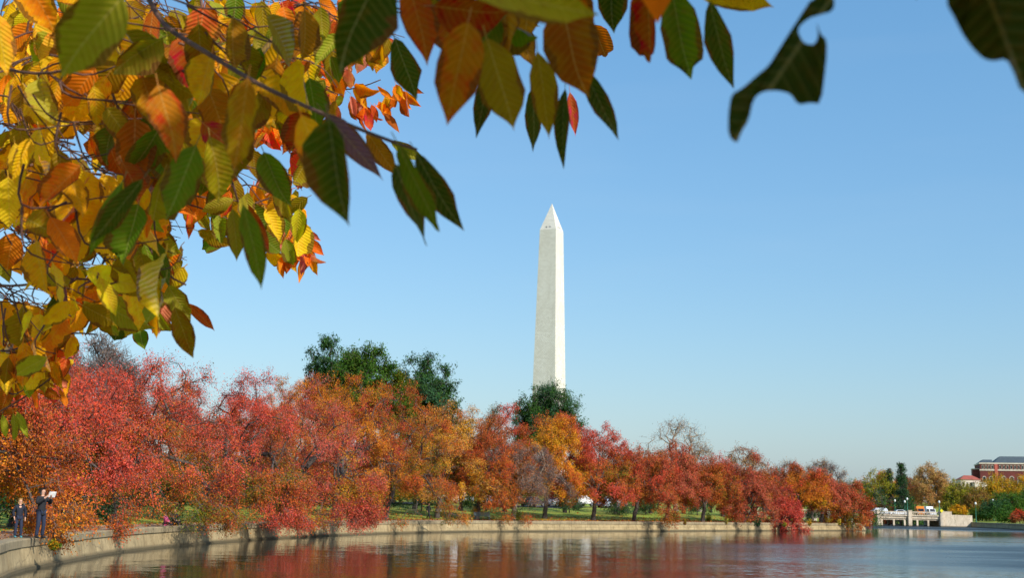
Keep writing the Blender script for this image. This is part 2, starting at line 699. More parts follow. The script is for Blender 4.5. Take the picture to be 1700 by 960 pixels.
def axis(lo, hi, step, far_lo, far_hi):
    a = list(np.arange(lo, hi + step, step))
    s = step
    while a[-1] < far_hi:
        s *= 1.35
        a.append(a[-1] + s)
    s = step
    while a[0] > far_lo:
        s *= 1.35
        a.insert(0, a[0] - s)
    return np.array(a)


gx = axis(-60, 125, 2.0, -5000, 5000)
gy = axis(-25, 330, 2.0, -1500, 7000)
GX, GY = np.meshgrid(gx, gy)
GP = np.c_[GX.ravel(), GY.ravel()]
GZ = land_z(GP)
nx, ny = len(gx), len(gy)
ii = (np.arange(ny - 1)[:, None] * nx + np.arange(nx - 1)[None, :]).ravel()
link('ground', new_mesh('ground', np.c_[GP, GZ], [np.stack([ii, ii + 1, ii + nx + 1, ii + nx], 1)], M['lawn'], True), kind='structure')

# water sheet
wx = np.concatenate([np.linspace(-400, -40, 8), np.arange(-36, 130, 4.0), np.linspace(140, 600, 10)])
wy = np.concatenate([np.linspace(-400, 0, 8), np.arange(4, 330, 4.0), np.linspace(340, 520, 6)])
WX, WY = np.meshgrid(wx, wy)
WP = np.c_[WX.ravel(), WY.ravel()]
SL = shore_line[::4]
wd_ = np.min(np.hypot(WP[:, None, 0] - SL[None, :, 0], WP[:, None, 1] - SL[None, :, 1]), axis=1)
wind = np.interp(wd_, [0, 8, 24, 42, 62], [0.0, 0.02, 0.13, 0.7, 2.8])      # the seawall and trees shelter the water close to them
jj = (np.arange(len(wy) - 1)[:, None] * len(wx) + np.arange(len(wx) - 1)[None, :]).ravel()
wme = new_mesh('water', np.c_[WP, 0 * WP[:, :1]], [np.stack([jj, jj + 1, jj + len(wx) + 1, jj + len(wx)], 1)], M['water'], True)
at_ = wme.attributes.new('Wind', 'FLOAT', 'POINT')
at_.data.foreach_set('value', wind.astype(np.float32))
link('water', wme, kind='structure')


def normals2(P):
    d = np.gradient(P, axis=0)
    d /= np.linalg.norm(d, axis=1)[:, None]
    return np.c_[-d[:, 1], d[:, 0]]                 # to the left of travel = land side


def strip(P, offs, zs, name, mat):
    N = normals2(P)
    V = np.concatenate([np.c_[P + N * o, np.full(len(P), z) if np.isscalar(z) else z] for o, z in zip(offs, zs)])
    n = len(P)
    k = np.arange(n - 1)
    Fs = [np.stack([j * n + k, j * n + k + 1, (j + 1) * n + k + 1, (j + 1) * n + k], 1)[:, ::-1] for j in range(len(offs) - 1)]
    return link(name, new_mesh(name, V, [np.concatenate(Fs)], mat), kind='structure')


strip(resample(catmull(shore, 1.0), 0.8), [0.55, 1.2, 2.2, 3.3, 3.9], [WALL_TOP - 0.03, WALL_TOP - 0.02, WALL_TOP - 0.01, WALL_TOP + 0.01, WALL_TOP - 0.12], 'shore_walkway', M['walk'])


# ------------------------------------------------------------------ seawalls of coping stones and wall panels
def seawall(P, step, label, flip=False, courses=1, top=WALL_TOP, three_from=1e9):
    P = resample(P, step)
    if flip:
        P = P[::-1]
    root = empty('seawall', (P[0][0], P[0][1], 0), label=label, category='seawall')
    N = normals2(P)
    rng = random.Random(5)

    def slab(a, b, na, nb, prof, name, mat):
        e = (b - a) / np.linalg.norm(b - a) * 0.012
        a, b = a + e, b - e
        V = [(*(a + na * o), z) for o, z in prof] + [(*(b + nb * o), z) for o, z in prof]
        V = np.array(V) - np.array([P[0][0], P[0][1], 0])
        n = len(prof)
        mb = MB().add(V, [tuple(range(n)), tuple(range(n, 2 * n))[::-1]] + [(i, n + i, n + (i + 1) % n, (i + 1) % n) for i in range(n)])
        mb.build(name, mat, root)
    for i in range(len(P) - 1):
        j = rng.uniform(-0.015, 0.015)
        zc = top - 0.3
        dz = rng.uniform(-0.008, 0.008)
        slab(P[i], P[i + 1], N[i], N[i + 1], [(-0.06 + j, zc), (0.62, zc), (0.62, top + dz), (-0.02 + j, top + dz), (-0.06 + j, top - 0.05)], 'coping_stone', M['coping'])
        j2 = rng.uniform(-0.012, 0.012)
        if project((P[i][0], P[i][1], 0))[0] > three_from and project((P[i][0], P[i][1], 0))[2] > 0:
            zm = 0.42
            slab(P[i], P[i + 1], N[i], N[i + 1], [(-0.05 + j2, zm), (0.7, zm), (0.7, zc - 0.012), (0.02 + j2, zc - 0.012)], 'wall_stone', M['wall_stone'])
            j3 = rng.uniform(-0.02, 0.02)
            slab(P[i], P[i + 1], N[i], N[i + 1], [(-0.5, -0.9), (0.7, -0.9), (0.7, zm - 0.012), (-0.04 + j3, zm - 0.012), (-0.14 + j3, 0.0)], 'wall_stone', M['wall_stone'])
        else:
            slab(P[i], P[i + 1], N[i], N[i + 1], [(-0.35, -0.9), (0.7, -0.9), (0.7, zc - 0.012), (0.01 + j2, zc - 0.012), (-0.12 + j2, 0.12), (-0.2 + j2, 0.1)], 'wall_panel', M['wall_stone'])
    return root


vis = shore_line[(shore_line[:, 1] > 24)]
seawall(vis, 2.6, 'long curved tan stone seawall along the water below the red trees', three_from=900)
seawall(inlet[:5], 6.0, 'seawall turning away behind the last red tree towards the bridge')
seawall(rside[:6], 5.0, 'low stone seawall right of the bridge below dark green bushes', top=1.2)


# ------------------------------------------------------------------ trees
PAL = {k: lin(v) for k, v in dict(
    red=(190, 74, 50), pink=(210, 95, 82), crimson=(164, 54, 46), orange=(196, 112, 42), rust=(148, 84, 42), gold=(216, 150, 36),
    yellow=(222, 180, 60), olive=(132, 122, 34), green=(78, 100, 34), dgreen=(46, 76, 34), brown=(152, 104, 66), tan=(184, 146, 86),
    grey=(140, 118, 104), mgreen=(70, 104, 40), bgreen=(60, 90, 62), lime=(160, 156, 50)).items()}


def unit(v):
    return v / (np.linalg.norm(v, axis=-1, keepdims=True) + 1e-9)


def skeleton(trunk_pts, trunk_r, targets, rng, wiggle=0.12, seg=0.8, arch=0.12, rmin=0.02, limbs=6):
    """branching wood that reaches every target: a few limbs leave the trunk, all else grows from the limbs"""
    pos = [np.array(p, float) for p in trunk_pts]
    nt = len(trunk_pts)
    par = [-1] + list(range(nt - 1))
    limb = [-1] * nt
    depth = [0.0] * nt
    top = pos[-1]

    def chain(k, T, who):
        P0 = pos[k]
        L = np.linalg.norm(T - P0)
        n = max(1, int(L / seg))
        prev = k
        for i in range(1, n + 1):
            f = i / n
            p = P0 + (T - P0) * f + np.array([0, 0, arch * L * math.sin(math.pi * f)])
            if i < n:
                p = p + rng.normal(0, wiggle * min(L, 2.0) * 0.5, 3)
            pos.append(p)
            par.append(prev)
            limb.append(who)
            depth.append(depth[prev] + float(np.linalg.norm(p - pos[prev])))
            prev = len(pos) - 1
        return prev
    if limbs:
        a0 = rng.uniform(0, 6.28)
        cen = targets.mean(0)
        ext = np.abs(targets - cen).max(0)
        for j in range(limbs):
            an = a0 + 2 * math.pi * j / limbs + rng.normal(0, 0.25)
            q = np.array([math.cos(an) * ext[0] * rng.uniform(0.3, 0.55), math.sin(an) * ext[1] * rng.uniform(0.3, 0.55), 0]) + np.array([cen[0], cen[1], top[2] + (targets[:, 2].max() - top[2]) * rng.uniform(0.25, 0.7)])
            chain(nt - 1 - (j % 2), q, j)
    order = np.argsort(np.linalg.norm(targets - top, axis=1))
    ends = np.zeros(len(targets), int)
    for t in order:
        T = targets[t]
        A = np.array(pos)
        d = np.linalg.norm(A - T, axis=1) + 0.25 * np.array(depth) + 0.6 * np.maximum(0, np.linalg.norm(A - top, axis=1) - np.linalg.norm(T - top))
        if limbs:
            d[:nt] += 50
        k = int(np.argmin(d))
        ends[t] = chain(k, T, limb[k] if limb[k] >= 0 else 0)
    pos = np.array(pos)
    par = np.array(par)
    cnt = np.full(len(pos), 0.02)
    cnt[ends] += 1
    for i in range(len(pos) - 1, 0, -1):
        cnt[par[i]] += cnt[i]
    rad = np.maximum(rmin, trunk_r * (cnt / max(cnt[0], 1)) ** 0.5)
    for i in range(nt):
        rad[i] = trunk_r * (1.0 - 0.25 * i / nt) * (1.35 if i == 0 else 1)
    return pos, par, rad, ends, np.array(limb)


def wood_mesh(pos, par, rad, n=6):
    d = np.zeros_like(pos)
    d[1:] = pos[1:] - pos[par[1:]]
    d[0] = d[1]
    d = unit(d)
    ref = np.where(np.abs(d[:, 2:3]) > 0.85, np.array([[1.0, 0, 0]]), np.array([[0, 0, 1.0]]))
    a = unit(np.cross(d, ref))
    b = np.cross(d, a)
    t = np.arange(n) * 2 * math.pi / n
    ring = pos[:, None] + rad[:, None, None] * (np.cos(t)[None, :, None] * a[:, None] + np.sin(t)[None, :, None] * b[:, None])
    # the foot of each segment gets its own ring, aligned with that segment
    k = np.arange(1, len(pos))
    foot = pos[par[k], None] + np.minimum(rad[par[k]], rad[k] * 1.25)[:, None, None] * (np.cos(t)[None, :, None] * a[k, None] + np.sin(t)[None, :, None] * b[k, None])
    V = np.concatenate([ring.reshape(-1, 3), foot.reshape(-1, 3)])
    off = len(pos) * n
    q = []
    for j in range(n):
        j2 = (j + 1) % n
        q.append(np.stack([off + (k - 1) * n + j, off + (k - 1) * n + j2, k * n + j2, k * n + j], 1))
    return V, [np.concatenate(q)]


def twig_mesh(A, B, r):
    """thin three-sided twigs from A to B, tapering to a point"""
    d = unit(B - A)
    ref = np.where(np.abs(d[:, 2:3]) > 0.85, np.array([[1.0, 0, 0]]), np.array([[0, 0, 1.0]]))
    a = unit(np.cross(d, ref))
    b = np.cross(d, a)
    r = np.broadcast_to(r, (len(A),))[:, None]
    V = np.stack([A + a * r, A - a * r * 0.5 + b * r * 0.87, A - a * r * 0.5 - b * r * 0.87, B], 1).reshape(-1, 3)
    i = np.arange(len(A)) * 4
    return V, [np.concatenate([np.stack([i, i + 1, i + 3], 1), np.stack([i + 1, i + 2, i + 3], 1), np.stack([i + 2, i, i + 3], 1)])]


def leaf_quads(P, axis_, nrm, size, ratio=0.55, tri=False):
    """a kite per leaf, folded a little along its long axis; a triangle per leaf on distant trees"""
    a = unit(axis_)
    s = unit(np.cross(nrm, a))
    n = np.cross(a, s)
    L = size[:, None]
    W = L * ratio * 0.5
    if tri:
        V = np.stack([P + s * W * 0.9, P - s * W * 0.9, P + a * L * 1.1], 1).reshape(-1, 3)
        return V, [np.arange(len(P) * 3).reshape(-1, 3)]
    V = np.stack([P, P + a * L * 0.5 + s * W + n * W * 0.3, P + a * L, P + a * L * 0.5 - s * W + n * W * 0.3], 1).reshape(-1, 3)
    i = np.arange(len(P)) * 4
    return V, [np.stack([i, i + 1, i + 2, i + 3], 1)]


def grow_tree(name, label, cat, base, height, radius, pal, nleaf, leaf, seed, shape='cherry', hb=1.6, trunk_r=0.2, lean=(0, 0),
              skirt=0.0, skirt_dir=None, bare=0.0, clusters=None, group=None, leafmat='cherry_leaf', barkmat='bark', lump=0.27, droop=0.35,
              twigs_per=None, spread=0.72, leaning_trunk=(0, 0), wood_n=6, twig_r=0.011, outer=0.55, limbs_apart=False, rmin=0.02):
    rng = np.random.default_rng(seed)
    K = clusters or int(45 + 15 * radius)
    x0, y0 = base
    z0 = zat(x0, y0) - 0.06
    c = np.array([lean[0], lean[1], hb])
    H = height - hb
    # cluster centres
    T = []
    az = rng.uniform(0, 2 * math.pi, K * 4)
    if shape == 'cherry':
        se = rng.uniform(-0.14, 1.0, K * 4)
    else:
        se = rng.uniform(-0.55 if shape == 'round' else -0.1, 1.0, K * 4)
    fr = outer + (1 - outer) * rng.random(K * 4) ** 0.7
    ce = np.sqrt(np.maximum(0, 1 - np.clip(se, -1, 1) ** 2))
    dirs = np.c_[np.cos(az) * ce, np.sin(az) * ce, se]
    lum = 1 - lump + 2 * lump * vnoise(dirs * 1.9 + seed * 3.7, seed)
    if shape == 'round':
        cz = np.array([lean[0], lean[1], hb + H * 0.45])
        T = cz + dirs * np.array([radius, radius, H * 0.55]) * (fr * lum)[:, None]
    elif shape == 'cone':
        h = rng.random(K * 4) ** 1.25
        rr = radius * (1 - h) * (0.35 + 0.65 * rng.random(K * 4) ** 0.5) + 0.1
        T = np.c_[np.cos(az) * rr, np.sin(az) * rr, hb + h * H * 0.97]
    elif shape == 'vase':
        h = rng.uniform(0.25, 1.0, K * 4)
        rr = radius * (0.25 + 0.75 * np.sin(math.pi * np.clip(h * 0.9 + 0.1, 0, 1)) ** 0.7) * fr
        T = np.c_[np.cos(az) * rr, np.sin(az) * rr, hb + h * H] * np.array([1, 1, 1])
    else:
        cz = np.array([lean[0], lean[1], hb + 0.12 * H])
        T = cz + dirs * np.array([radius, radius, H * 0.88]) * (fr * lum)[:, None]
    # thin to spaced clusters
    keep = []
    for p in T:
        if len(keep) >= K:
            break
        if p[2] < 0.7:
            continue
        keep.append(p)
    T = np.array(keep)
    if skirt > 0 and skirt_dir is not None:
        sd_ = np.asarray(skirt_dir, float)
        sd_ = sd_ / np.linalg.norm(sd_)
        ns = int(K * skirt)
        aa = math.atan2(sd_[1], sd_[0]) + rng.normal(0, 0.6, ns)
        rr = radius * rng.uniform(0.72, 1.1, ns)
        zz = rng.uniform(0.15, hb + 0.15 * H, ns)
        T = np.concatenate([T, np.c_[np.cos(aa) * rr + lean[0], np.sin(aa) * rr + lean[1], zz]])
    K = len(T)
    th = max(0.9, min(hb + 0.1 * H, height * 0.3)) if shape != 'cone' else height * 0.97
    m = 5 if shape != 'cone' else 9
    lt = np.array(leaning_trunk)
    tp = [np.array([lt[0] * (i / m) ** 1.3, lt[1] * (i / m) ** 1.3, th * i / m]) + np.r_[rng.normal(0, 0.035 * th / 2, 2) * (i > 0) * (shape != 'cone'), 0] for i in range(m + 1)]
    pos, par, rad, ends, limb = skeleton(tp, trunk_r, T, rng, limbs=0 if shape == 'cone' else 6, rmin=rmin, wiggle=0.12 if shape != 'vase' else 0.05, arch=0.14 if shape == 'cherry' else (0.0 if shape == 'cone' else -0.06))
    root = empty(name, (x0, y0, z0), label=label, category=cat)
    if group:
        root['group'] = group
    # split trunk from branches
    nt = m + 1
    tv, tf = wood_mesh(pos[:nt], par[:nt], rad[:nt], 10)
    link('trunk', new_mesh('trunk', tv, tf, M[barkmat], True), root)
    V, Fq = wood_mesh(pos, par, rad, wood_n)
    q = Fq[0]
    kk = (np.arange(len(q)) % (len(pos) - 1)) + 1
    lk = limb[kk]
    if limbs_apart and shape != 'cone':
        for j in range(6):
            f = q[lk == j]
            used, inv = np.unique(f, return_inverse=True)
            link('branch', new_mesh('branch', V[used], [inv.reshape(f.shape)], M[barkmat], True), root)
    else:
        link('branches', new_mesh('branches', V, [q[kk >= nt]], M[barkmat], True), root, kind='stuff')
    # twigs
    tw = twigs_per or max(8, int(nleaf / K / (17 if y0 < 108 else 24)))
    cen = np.array([lean[0], lean[1], hb + 0.3 * H])
    out = unit(T - cen)
    ti = np.repeat(np.arange(K), tw)
    rd = rng.normal(0, 1, (len(ti), 3))
    dr = out[ti] * (0.75 if shape != 'cone' else 1.0) + unit(rd) * 0.95 + np.array([0, 0, -droop])
    if shape == 'cone':
        dr = np.c_[unit(T[:, :2])[ti] + rd[:, :2] * 0.35, -0.28 + rd[:, 2] * 0.12]
    ln = spread * rng.uniform(0.6, 1.45, len(ti)) * (1.0 if shape != 'cone' else 1.0)
    A = T[ti] + rng.normal(0, 0.3 * spread, (len(ti), 3)) - out[ti] * 0.15
    B = A + unit(dr) * ln[:, None] + np.array([0, 0, -0.1 * droop])
    V, Fq = twig_mesh(A, B, twig_r * rng.uniform(0.6, 1.3, len(ti)))
    link('twigs', new_mesh('twigs', V, Fq, M['twig']), root, kind='stuff')
    # leaves along the twigs
    if nleaf:
        bare_n = vnoise(T * 0.42 + seed * 1.3, seed + 9)
        wgt = np.clip((bare_n - bare * 0.75) * 6, 0.02, 1.0) if bare else np.ones(K)
        wt = wgt[ti]
        pick = rng.choice(len(ti), nleaf, p=wt / wt.sum())
        t = rng.random(nleaf) ** 0.8
        P = A[pick] + (B - A)[pick] * t[:, None] + rng.normal(0, 0.14 * spread + leaf * 0.35, (nleaf, 3))
        ax = unit(B - A)[pick] * 0.5 + rng.normal(0, 0.7, (nleaf, 3)) + np.array([0, 0, -0.55])
        nr = out[ti[pick]] * 1.15 + rng.normal(0, 0.65, (nleaf, 3)) + np.array([0, 0, 0.25])
        size = leaf * rng.uniform(0.65, 1.3, nleaf)
        ok = P[:, 2] > 0.12 if skirt_dir is None else P[:, 2] > -0.75
        P, ax, nr, size, pick = P[ok], ax[ok], nr[ok], size[ok], pick[ok]
        V, Fq = leaf_quads(P, ax, nr, size, tri=y0 > 108)
        # colour of each leaf: patches of the tree's own palette; sheltered lower leaves have turned less
        rel = np.clip((P[:, 2] - 0.5) / (height - 0.5), 0, 1)
        rr = np.linalg.norm((P - cen) / np.array([radius, radius, H]), axis=1)
        expo = np.clip(-0.1 + 0.55 * rel + 0.55 * rr + 0.75 * (vnoise(P * 0.33 + seed, seed + 1) - 0.5) + 0.5 * (vnoise(P * 0.9 + seed, seed + 2) - 0.5) + rng.normal(0, 0.15, len(P)), 0, 0.999)
        cols = np.array([PAL[k] for k in pal])
        fx = expo * (len(pal) - 1)
        i0 = fx.astype(int)
        ff = (fx - i0)[:, None]
        C = cols[i0] * (1 - ff) + cols[np.minimum(i0 + 1, len(pal) - 1)] * ff
        C = C * (0.7 + 0.75 * rng.random(len(P)) ** 1.3)[:, None] * (1 + rng.normal(0, 0.1, (len(P), 3)))
        C = np.clip(C, 0.005, 0.9)
        link('crown', new_mesh('crown', V, Fq, M[leafmat], False, np.repeat(C, 3 if y0 > 108 else 4, 0)), root)
    return root


# palette lists run from sheltered (low, inner) leaves to exposed (high, outer) ones
P_RED = ['green', 'olive', 'rust', 'orange', 'red', 'pink', 'red']
P_PINK = ['olive', 'gold', 'rust', 'red', 'pink', 'brown', 'pink']
P_CRIM = ['rust', 'red', 'crimson', 'pink', 'red']
P_ORG = ['olive', 'gold', 'orange', 'orange', 'rust', 'red']
P_TOPR = ['gold', 'orange', 'orange', 'gold', 'red', 'crimson']
P_GOLD = ['green', 'olive', 'gold', 'gold', 'tan', 'orange']
P_OGLD = ['olive', 'gold', 'gold', 'orange', 'orange', 'red']
P_GREY = ['olive', 'brown', 'brown', 'rust', 'grey', 'brown']
P_BRN = ['olive', 'rust', 'brown', 'rust', 'orange']
P_FRED = ['green', 'olive', 'rust', 'orange', 'rust', 'red', 'brown', 'red']
P_FPNK = ['olive', 'olive', 'rust', 'red', 'brown', 'pink', 'rust']
P_RUST = ['green', 'olive', 'rust', 'orange', 'red', 'rust']


def place(px, Y):
    """ground position seen in column px at distance Y, nudged to at least 2.8 m behind the wall"""
    p = at_y(px, 842, Y)[:2]
    return p


CH = 'cherry trees in the front row along the seawall'
CH2 = 'cherry trees behind the front row on the lawn'


def cherry(px, Y, topy, Rm, pal, label, group=CH, dens=1.0, water=1.2, seed=None, **kw):
    p = place(px, Y)
    s = float(sdist(p[None])[0])
    top = at_y(px, topy, Y)[2]
    h = top - zat(*p)
    # direction to the water
    e = 0.5
    g = np.array([sdist(np.array([p + (e, 0)]))[0] - s, sdist(np.array([p + (0, e)]))[0] - s])
    g = -g / (np.linalg.norm(g) + 1e-9)
    leaf = max(0.104, 0.00092 * Y)
    area = 2 * math.pi * Rm * (h * 0.75) * 1.25
    n = int(dens * (2.5 if Y < 105 else 2.0) * area / (0.275 * leaf * leaf * 1.0) * 0.5)
    n = min(n, 74000 if Y < 105 else 56000)
    kw.setdefault('hb', 1.9 if Y < 105 else (2.2 if Y < 156 else 2.7))
    return grow_tree('cherry_tree', label, 'tree', p, h, Rm, pal, n, leaf, seed or int((px + 200) * 7 + Y), lean=tuple(g * water), skirt_dir=tuple(g),
                     group=group, trunk_r=0.2 + 0.016 * Rm, limbs_apart=Y < 165, leaning_trunk=tuple(g * water * 0.45), **kw)


FRONT = [
    (-110, 50, 600, 4.6, P_ORG, 'orange cherry tree cut by the left edge, behind the two walking people', dict(water=0.6, skirt=0.1)),
    (25, 62, 612, 4.8, P_RED, 'orange-red cherry tree at left edge overhanging two standing people', dict(water=0.6, skirt=0.08)),
    (185, 75, 572, 5.9, P_RED, 'largest pinkish red cherry tree above the couple sitting on the seawall', dict(water=1.2, skirt=0.18, bare=0.2)),
    (345, 88, 606, 4.8, P_RED, 'red cherry tree with orange low boughs reaching down over the seawall', dict(water=1.8, skirt=0.4, bare=0.2)),
    (462, 99, 640, 5.0, P_PINK, 'bright pink-red cherry tree whose boughs hang lowest over the water', dict(water=2.4, skirt=0.8, bare=0.25)),
    (555, 116, 618, 5.6, P_TOPR, 'tall cherry tree with orange crown and dark red top below the dark evergreens', dict(water=0.8, bare=0.42)),
    (640, 121, 650, 5.6, P_RUST, 'wide rust-red cherry tree with bare grey twigs on one flank', dict(water=1.6, skirt=0.12, bare=0.3)),
    (726, 134, 672, 5.2, P_GOLD, 'golden yellow cherry tree behind the two dark-clothed walkers', dict(water=0.8, skirt=0.05)),
    (792, 137, 690, 4.4, P_RUST, 'rust-orange cherry tree between the golden tree and the bare grey tree', dict(water=1.4, skirt=0.1)),
    (852, 139, 722, 4.6, P_GREY, 'nearly bare grey-brown cherry tree with pale twin trunks', dict(water=1.0, dens=0.28, bare=0.5, barkmat='pale_bark', twigs_per=70, twig_r=0.016)),
    (905, 150, 680, 5.6, P_OGLD, 'orange and gold cherry tree in front of the obelisk', dict(water=0.8, hb=2.6)),
    (985, 152, 698, 5.0, P_RED, 'tall red cherry tree with greenish yellow lower leaves and two dark trunks', dict(water=0.9, hb=2.4)),
    (1052, 157, 738, 4.4, P_FRED, 'red cherry tree with rust boughs touching the top of the seawall', dict(water=1.4, skirt=0.15)),
    (1106, 163, 744, 4.2, P_FPNK, 'dusty red cherry tree below the tall bare tree', dict(water=0.9)),
    (1166, 168, 756, 4.7, P_FRED, 'broad red cherry tree behind the yellow bush on the seawall', dict(water=1.0)),
    (1232, 174, 760, 4.4, P_FPNK, 'red cherry tree with gaps showing its dark limbs', dict(water=1.0, bare=0.2)),
    (1292, 180, 796, 2.7, P_CRIM, 'small dark crimson cherry tree drooping onto the seawall', dict(water=1.0, skirt=0.12, hb=1.2)),
    (1322, 187, 766, 4.5, P_ORG, 'orange cherry tree with a red top beside the crimson one', dict(water=0.7)),
    (1362, 192, 790, 3.9, P_FPNK, 'pinkish cherry tree second from the end of the row', dict(water=0.8)),
    (1402, 196, 797, 3.5, P_FRED, 'last red cherry tree of the row, leaning out at the corner of the seawall', dict(water=0.9, hb=2.2)),
]
for px, Y, ty, rm, pal, lab, kw in FRONT:
    cherry(px, Y, ty, rm, pal, lab, **kw)
SECOND = [
    (95, 82, 606, 5.5, P_RED, 'red cherry tree mostly hidden behind the leftmost orange one'),
    (285, 104, 640, 5.0, P_PINK, 'pink-red cherry tree filling the gap between the two largest red ones'),
    (415, 122, 648, 5.0, P_CRIM, 'crimson cherry tree top behind the bright pink-red one'),
    (492, 130, 610, 5.5, P_TOPR, 'red-topped cherry tree left of the dark evergreens'),
    (602, 142, 648, 5.5, P_CRIM, 'dark red cherry tree crown just below the dark evergreens'),
    (688, 150, 676, 5.2, P_BRN, 'brownish cherry tree crown between the rust-red and golden ones'),
    (765, 158, 680, 5.0, P_BRN, 'brown thinning cherry tree behind the golden one'),
    (838, 164, 684, 5.0, P_CRIM, 'dark red crown at the top edge left of the obelisk'),
    (938, 172, 696, 5.0, P_CRIM, 'crimson cherry crown just right below the obelisk'),
    (1022, 180, 728, 5.0, P_FRED, 'red cherry crown behind the tall red tree'),
    (1080, 186, 752, 4.6, P_BRN, 'brown cherry crown below the tall bare tree'),
    (1135, 190, 760, 4.6, P_BRN, 'brownish orange cherry crown right of the tall bare tree'),
    (1200, 196, 764, 4.6, P_CRIM, 'crimson cherry crown in the second row left of the tan tree'),
    (1268, 203, 772, 4.6, P_ORG, 'orange cherry crown in the second row by the tan tree'),
    (1348, 210, 788, 4.6, P_BRN, 'brown cherry crown in the second row near the end'),
]
for px, Y, ty, rm, pal, lab in SECOND:
    cherry(px, Y, ty, rm, pal, lab, group=CH2, water=0.0, dens=0.46)


# ------------------------------------------------------------------ background trees behind the row
def bg_tree(px, Y, topy, wpx, pal, name, label, shape='round', n=9000, leaf=0.0, hb=None, leafmat='green_leaf', group=None, **kw):
    p = at_y(px, 842, Y)[:2]
    h = at_y(px, topy, Y)[2] - zat(*p)
    rad = 0.5 * wpx * Y / F
    leaf = leaf or max(0.18, 0.0009 * Y)
    hb = h * 0.18 if hb is None else hb
    return grow_tree(name, label, 'tree', p, h, rad, pal, n, leaf, int((px + 200) * 3 + Y), shape=shape, hb=hb, trunk_r=0.1 + 0.022 * h, group=group, leafmat=leafmat,
                     spread=kw.pop('spread', 0.0) or max(0.9, rad * 0.22), lump=kw.pop('lump', 0.2), droop=kw.pop('droop', 0.2), clusters=kw.pop('clusters', 110), twig_r=0.03, **kw)


P_EVER = ['dgreen', 'mgreen', 'dgreen', 'mgreen', 'bgreen']
P_EVER2 = ['dgreen', 'green', 'mgreen', 'green', 'mgreen']
BGG = 'tall green trees rising behind the red row'
bg_tree(534, 172, 568, 76, P_EVER, 'evergreen_tree', 'bluish dark green tree, leftmost of the tall green trees over the red row', group=BGG, n=26000, lump=0.16, outer=0.3, hb=8.0, leaf=0.3)
bg_tree(597, 165, 577, 118, P_EVER2, 'evergreen_tree', 'dark green tree with pointed top in the middle of the tall green trees', group=BGG, n=34000, lump=0.16, outer=0.3, hb=8.0, leaf=0.3)
bg_tree(650, 168, 618, 80, ['dgreen', 'green', 'olive', 'green'], 'evergreen_tree', 'low olive green tree between the two tallest dark green trees', group=BGG, n=20000, outer=0.3, hb=8.0, leaf=0.3)
bg_tree(699, 176, 594, 108, P_EVER, 'evergreen_tree', 'rounded dark green tree, rightmost of the tall green group left of the obelisk', group=BGG, n=32000, lump=0.18, outer=0.3, hb=8.0, leaf=0.3)
bg_tree(815, 230, 659, 44, ['bgreen', 'olive', 'tan', 'bgreen'], 'deciduous_tree', 'small pale olive tree top between the golden trees and the obelisk', group=BGG, n=6000, lump=0.35)
bg_tree(915, 240, 636, 104, P_EVER, 'evergreen_tree', 'dark green tree covering the foot of the obelisk', group=BGG, n=36000, lump=0.18, clusters=170, outer=0.3, hb=8.0, leaf=0.3)
bg_tree(877, 236, 648, 56, P_EVER, 'evergreen_tree', 'smaller dark green tree left beside the foot of the obelisk', group=BGG, n=18000, lump=0.2, outer=0.3, hb=8.0, leaf=0.3)
bg_tree(1122, 235, 700, 105, ['tan', 'brown', 'tan'], 'bare_tree', 'tall nearly bare tree with few tan leaves above the red row', shape='vase', n=1700, hb=4.5, twigs_per=9, clusters=80, lump=0.2, spread=1.5, barkmat='pale_bark', rmin=0.06)
bg_tree(1162, 232, 738, 60, ['tan', 'brown', 'tan'], 'bare_tree', 'low bare tan tree right of the tall bare one', shape='vase', n=1200, hb=3.5, twigs_per=9, clusters=70, spread=1.3, barkmat='pale_bark', rmin=0.045)
bg_tree(1236, 236, 742, 74, ['brown', 'rust', 'tan', 'rust'], 'deciduous_tree', 'rounded tan-brown tree above the red row right of the bare tree', n=8000, hb=4.0)
bg_tree(1368, 246, 758, 86, ['olive', 'tan', 'brown', 'tan'], 'deciduous_tree', 'twiggy tan-brown tree above the end of the red row', n=5200, hb=3.5, twigs_per=30, bare=0.3)
bg_tree(1310, 250, 770, 60, ['tan', 'brown', 'tan'], 'bare_tree', 'thin bare tan tree left of the twiggy tan-brown tree', shape='vase', n=1500, hb=3.5, twigs_per=22, clusters=80, spread=1.2)
bg_tree(150, 112, 566, 120, ['tan', 'grey', 'tan'], 'bare_tree', 'bare grey twiggy tree top behind the largest red tree', shape='round', n=700, hb=4, twigs_per=60, clusters=130, spread=1.1)
bg_tree(268, 150, 640, 110, ['tan', 'grey', 'brown'], 'bare_tree', 'bare grey tree hidden low behind the red crowns', shape='round', n=900, hb=4, twigs_per=30)
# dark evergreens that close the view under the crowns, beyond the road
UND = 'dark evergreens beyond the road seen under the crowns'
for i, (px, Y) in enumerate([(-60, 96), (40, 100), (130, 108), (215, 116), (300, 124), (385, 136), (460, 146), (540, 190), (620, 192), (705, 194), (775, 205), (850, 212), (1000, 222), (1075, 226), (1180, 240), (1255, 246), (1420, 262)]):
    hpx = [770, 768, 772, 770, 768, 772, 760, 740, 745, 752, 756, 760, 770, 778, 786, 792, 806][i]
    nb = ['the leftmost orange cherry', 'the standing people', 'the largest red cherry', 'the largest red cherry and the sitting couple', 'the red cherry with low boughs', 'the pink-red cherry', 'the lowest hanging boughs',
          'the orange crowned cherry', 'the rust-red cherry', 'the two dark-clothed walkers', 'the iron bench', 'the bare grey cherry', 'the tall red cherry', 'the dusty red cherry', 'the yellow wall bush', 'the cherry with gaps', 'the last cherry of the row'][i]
    bg_tree(px, Y, hpx - 8, 130 if Y < 170 else 92, P_EVER, 'evergreen_tree', 'dark evergreen in deep shade behind ' + nb, n=7000, hb=0.3, group=UND, clusters=80, leaf=0.3)

